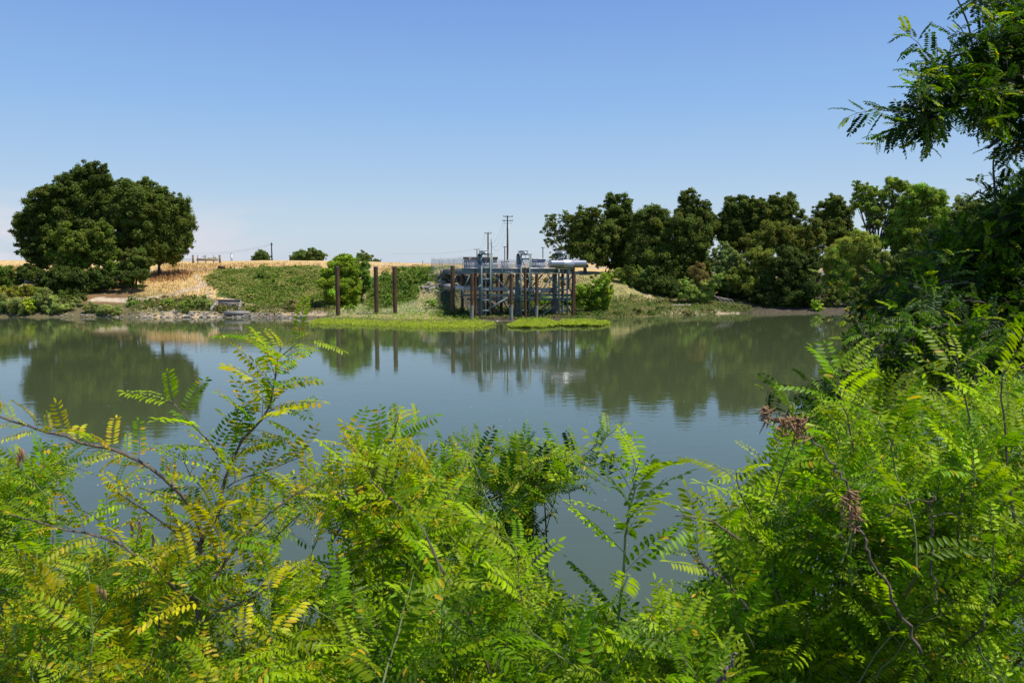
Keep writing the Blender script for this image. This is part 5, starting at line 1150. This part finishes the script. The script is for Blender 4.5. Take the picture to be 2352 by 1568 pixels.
# --- right-hand shaded locust tree with overhead canopy
rt = empty('locust_tree', (7.5, 9.5, hz(7.5, 9.5)), 'large shaded locust tree reaching in from the right edge', 'tree')
fo = Foliage(False); mb = MB(); mb2 = MB()
root = np.array([7.5, 9.5, hz(7.5, 9.5)])
trunk = bez([root-np.array([0, 0, .3]), root+np.array([.1, 0, 3.5]), root+np.array([-.2, -.2, 7]), root+np.array([-.1, .2, 11])], 16); mb.tube(trunk, np.linspace(.24, .09, 16), 12, False)
def spray(a, b_, n, cols, spread=.35, L=(.35, .7), sc=(.75, 1.), r0=.03, sag=.1, yf=.01, lean=np.array([-.5, 0, -.1]), sp=.05):
    p = bez([a, (a+b_)/2+np.array([0, 0, sag]), b_], 12); mb.tube(p, np.linspace(r0, .006, 12), 6, False)
    for k in range(n):
        q = p[rng.integers(4, 12)]+rng.normal(size=3)*.05; d = unit(lean+rng.normal(size=3)*np.array([.6, .6, .5])); l = rng.uniform(*L)
        tip = q+d*l+rng.normal(size=3)*spread*.4
        shoot(fo, mb, [q, (q+tip)/2+np.array([0, 0, .05]), tip], .004, .0012, sp, sc, cols, yf, rise=-.1, mbt=mb)
DK = (DRK, GRN*.8, DRK*1.2)  # tree's shade is partly put into these darker leaf colours
tk = lambda z: np.array([7.4, 9.5, z])
# top right branch
for (x0, y0, Y0, n, sd) in ((2060, 255, 6.0, 14, 1), (2120, 205, 6.0, 14, 1), (2030, 285, 5.8, 10, 1), (2180, 230, 6.1, 16, 1), (2230, 250, 6.2, 12, 1), (2110, 130, 6.0, 8, 1), (2200, 150, 6.2, 14, 1), (2280, 180, 6.3, 18, 1), (2320, 110, 6.4, 16, 1), (2340, 230, 6.4, 16, 1), (2300, 290, 6.3, 14, 1), (2340, 40, 6.5, 14, 1), (2180, 12, 6.1, 6, 1), (2290, 60, 6.6, 6, 1), (2370, 330, 6.5, 8, 1)):
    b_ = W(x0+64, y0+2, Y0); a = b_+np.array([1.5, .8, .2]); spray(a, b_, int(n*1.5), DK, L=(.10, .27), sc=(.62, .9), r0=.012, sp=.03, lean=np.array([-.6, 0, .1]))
mb.tube(bez([W(2350, 215, 6.3), W(2330, 190, 6.2), W(2250, 160, 6.2), W(2225, 60, 6.1), W(2195, -10, 6.1)], 14), np.linspace(.012, .005, 14), 6, False)
mb.tube(bez([tk(14.5), W(2500, 330, 7.5), W(2352, 290, 6.5), W(2270, 340, 6.3)], 14), np.linspace(.07, .01, 14), 8, False)
mb.tube(bez([tk(13.5), W(2500, 150, 7.5), W(2352, 190, 6.5), W(2250, 230, 6.2)], 14), np.linspace(.07, .01, 14), 8, False)
# lone bare twig
mb.tube(bez([W(2290, 560, 7), W(2284, 430, 7), W(2281, 380, 7), W(2283, 350, 7), W(2270, 352, 7)], 12), np.linspace(.012, .003, 12), 5, False)
mb.tube(bez([W(2283, 368, 7), W(2292, 380, 7), W(2300, 385, 7)], 6), np.linspace(.004, .002, 6), 5, False)
# dark hanging mass
for k in range(190):
    px = rng.uniform(2130, 2500); ytop = np.interp(px, [2130, 2190, 2250, 2300, 2350, 2400, 2500], [660, 580, 510, 470, 440, 410, 380]); py = rng.uniform(ytop+40, 800); Y = rng.uniform(6.5, 9.5)
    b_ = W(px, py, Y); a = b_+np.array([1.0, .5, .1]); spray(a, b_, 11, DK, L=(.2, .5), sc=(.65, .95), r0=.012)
for px, py, Y in ((2030, 690, 6.2), (2060, 720, 6.0), (2090, 690, 6.2), (2120, 740, 6), (2010, 770, 5.6), (2060, 800, 5.6), (1990, 815, 5.4), (2040, 850, 5.4), (2110, 830, 5.6), (2180, 860, 5.6), (2160, 790, 6), (2240, 830, 5.8), (2090, 880, 5.4), (2300, 840, 5.8), (2000, 680, 6.4), (1880, 950, 5.6), (1930, 930, 5.6), (1850, 930, 5.8), (1990, 910, 5.5), (2150, 910, 5.5), (2250, 900, 5.6), (1800, 1000, 5.8), (2330, 900, 5.6)):
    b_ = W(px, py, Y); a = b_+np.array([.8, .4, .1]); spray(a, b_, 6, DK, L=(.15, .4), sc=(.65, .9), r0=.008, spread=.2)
# overhead canopy of the same tree, unseen, added to shade the foliage below
fc = 0
for k in range(200):
    c = np.array([rng.uniform(4.7, 12.), rng.uniform(6.3, 12.5), 0]); c[2] = 13.2+.34*c[1]+rng.uniform(0, 2.6)
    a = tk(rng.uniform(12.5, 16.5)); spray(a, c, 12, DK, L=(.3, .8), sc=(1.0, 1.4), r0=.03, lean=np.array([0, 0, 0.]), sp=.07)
mb.build('trunk', M['bark'], rt, True)
fo.build(rt)
print('locust tree leaves', fo.count())
# ------------------------------------------------------------------ world, sun, camera
SUN = np.array([.42, -.12, 1.]); SUN = SUN/np.linalg.norm(SUN)
el = math.asin(SUN[2]); rot = math.atan2(SUN[0], SUN[1])
w = bpy.data.worlds.new('World'); scene.world = w; w.use_nodes = True; nt = w.node_tree
bg = nt.nodes['Background']; sky = nt.nodes.new('ShaderNodeTexSky'); sky.sky_type = 'NISHITA'; sky.sun_disc = False
sky.sun_elevation = el; sky.sun_rotation = rot; sky.altitude = 0; sky.air_density = 1.0; sky.dust_density = .6; sky.ozone_density = 1.6
# faint cumulus low on the left horizon
tc = nt.nodes.new('ShaderNodeTexCoord'); mp = nt.nodes.new('ShaderNodeMapping'); mp.inputs['Scale'].default_value = (5, 5, 16); nt.links.new(tc.outputs['Generated'], mp.inputs[0])
no = nt.nodes.new('ShaderNodeTexNoise'); no.inputs['Scale'].default_value = 1.6; no.inputs['Detail'].default_value = 7; nt.links.new(mp.outputs[0], no.inputs[0])
sx = nt.nodes.new('ShaderNodeSeparateXYZ'); nt.links.new(tc.outputs['Generated'], sx.inputs[0])
def mr(src, a, b_, c, d):
    n = nt.nodes.new('ShaderNodeMapRange'); n.inputs[1].default_value = a; n.inputs[2].default_value = b_; n.inputs[3].default_value = c; n.inputs[4].default_value = d; nt.links.new(src, n.inputs[0]); return n.outputs[0]
def mm(op, a, b_):
    n = nt.nodes.new('ShaderNodeMath'); n.operation = op
    for i_, v in enumerate((a, b_)):
        if isinstance(v, (int, float)): n.inputs[i_].default_value = v
        else: nt.links.new(v, n.inputs[i_])
    return n.outputs[0]
f1 = mr(no.outputs[0], .42, .54, 0, 1); f2 = mr(sx.outputs[2], .08, .03, 0, 1); f3 = mr(sx.outputs[0], -.24, -.42, 0, 1)
fac = mm('MULTIPLY', mm('MULTIPLY', f1, f2), mm('MULTIPLY', f3, .95))
mx = nt.nodes.new('ShaderNodeMix'); mx.data_type = 'RGBA'; nt.links.new(fac, mx.inputs['Factor']); nt.links.new(sky.outputs[0], mx.inputs[6]); mx.inputs[7].default_value = (7.4, 7.3, 8.0, 1)
rp = nt.nodes.new('ShaderNodeValToRGB'); els = rp.color_ramp.elements
stops = [(0, (.60, .69, .80)), (.04, (.56, .70, .83)), (.10, (.43, .62, .86)), (.19, (.29, .51, .87)), (.32, (.18, .35, .78)), (.6, (.09, .2, .55)), (1, (.06, .15, .45))]
els[0].position = 0; els[0].color = (*stops[0][1], 1); els[1].position = 1; els[1].color = (*stops[-1][1], 1)
for p_, c_ in stops[1:-1]: e_ = els.new(p_); e_.color = (*c_, 1)
nt.links.new(sx.outputs[2], rp.inputs[0])
sc_ = nt.nodes.new('ShaderNodeVectorMath'); sc_.operation = 'SCALE'; sc_.inputs['Scale'].default_value = 10.; nt.links.new(rp.outputs[0], sc_.inputs[0])
m2 = nt.nodes.new('ShaderNodeMix'); m2.data_type = 'RGBA'; m2.inputs['Factor'].default_value = .88; nt.links.new(sky.outputs[0], m2.inputs[6]); nt.links.new(sc_.outputs[0], m2.inputs[7])
nt.links.new(m2.outputs[2], mx.inputs[6])
nt.links.new(mx.outputs[2], bg.inputs[0]); bg.inputs[1].default_value = .1
sl = bpy.data.lights.new('sun', 'SUN'); sl.energy = 5.0; sl.angle = math.radians(.53); sl.color = (1, .95, .87)
so = bpy.data.objects.new('sun', sl); COL.objects.link(so); so.rotation_euler = Vector(tuple(-SUN)).to_track_quat('-Z', 'Y').to_euler()
cam = bpy.data.cameras.new('camera'); cam.lens = F/2352*36; cam.sensor_width = 36; cam.clip_start = .1; cam.clip_end = 12000
cam.dof.use_dof = True; cam.dof.focus_distance = 22; cam.dof.aperture_fstop = 9
co = bpy.data.objects.new('camera', cam); COL.objects.link(co); co.location = (0, 0, H0); co.rotation_euler = (PI/2-TH, 0, 0)
scene.camera = co
scene.view_settings.view_transform = 'Standard'; scene.view_settings.look = 'None'; scene.view_settings.exposure = 0; scene.view_settings.gamma = 1
scene.cycles.max_bounces = 8; scene.cycles.transparent_max_bounces = 12; scene.cycles.use_denoising = True
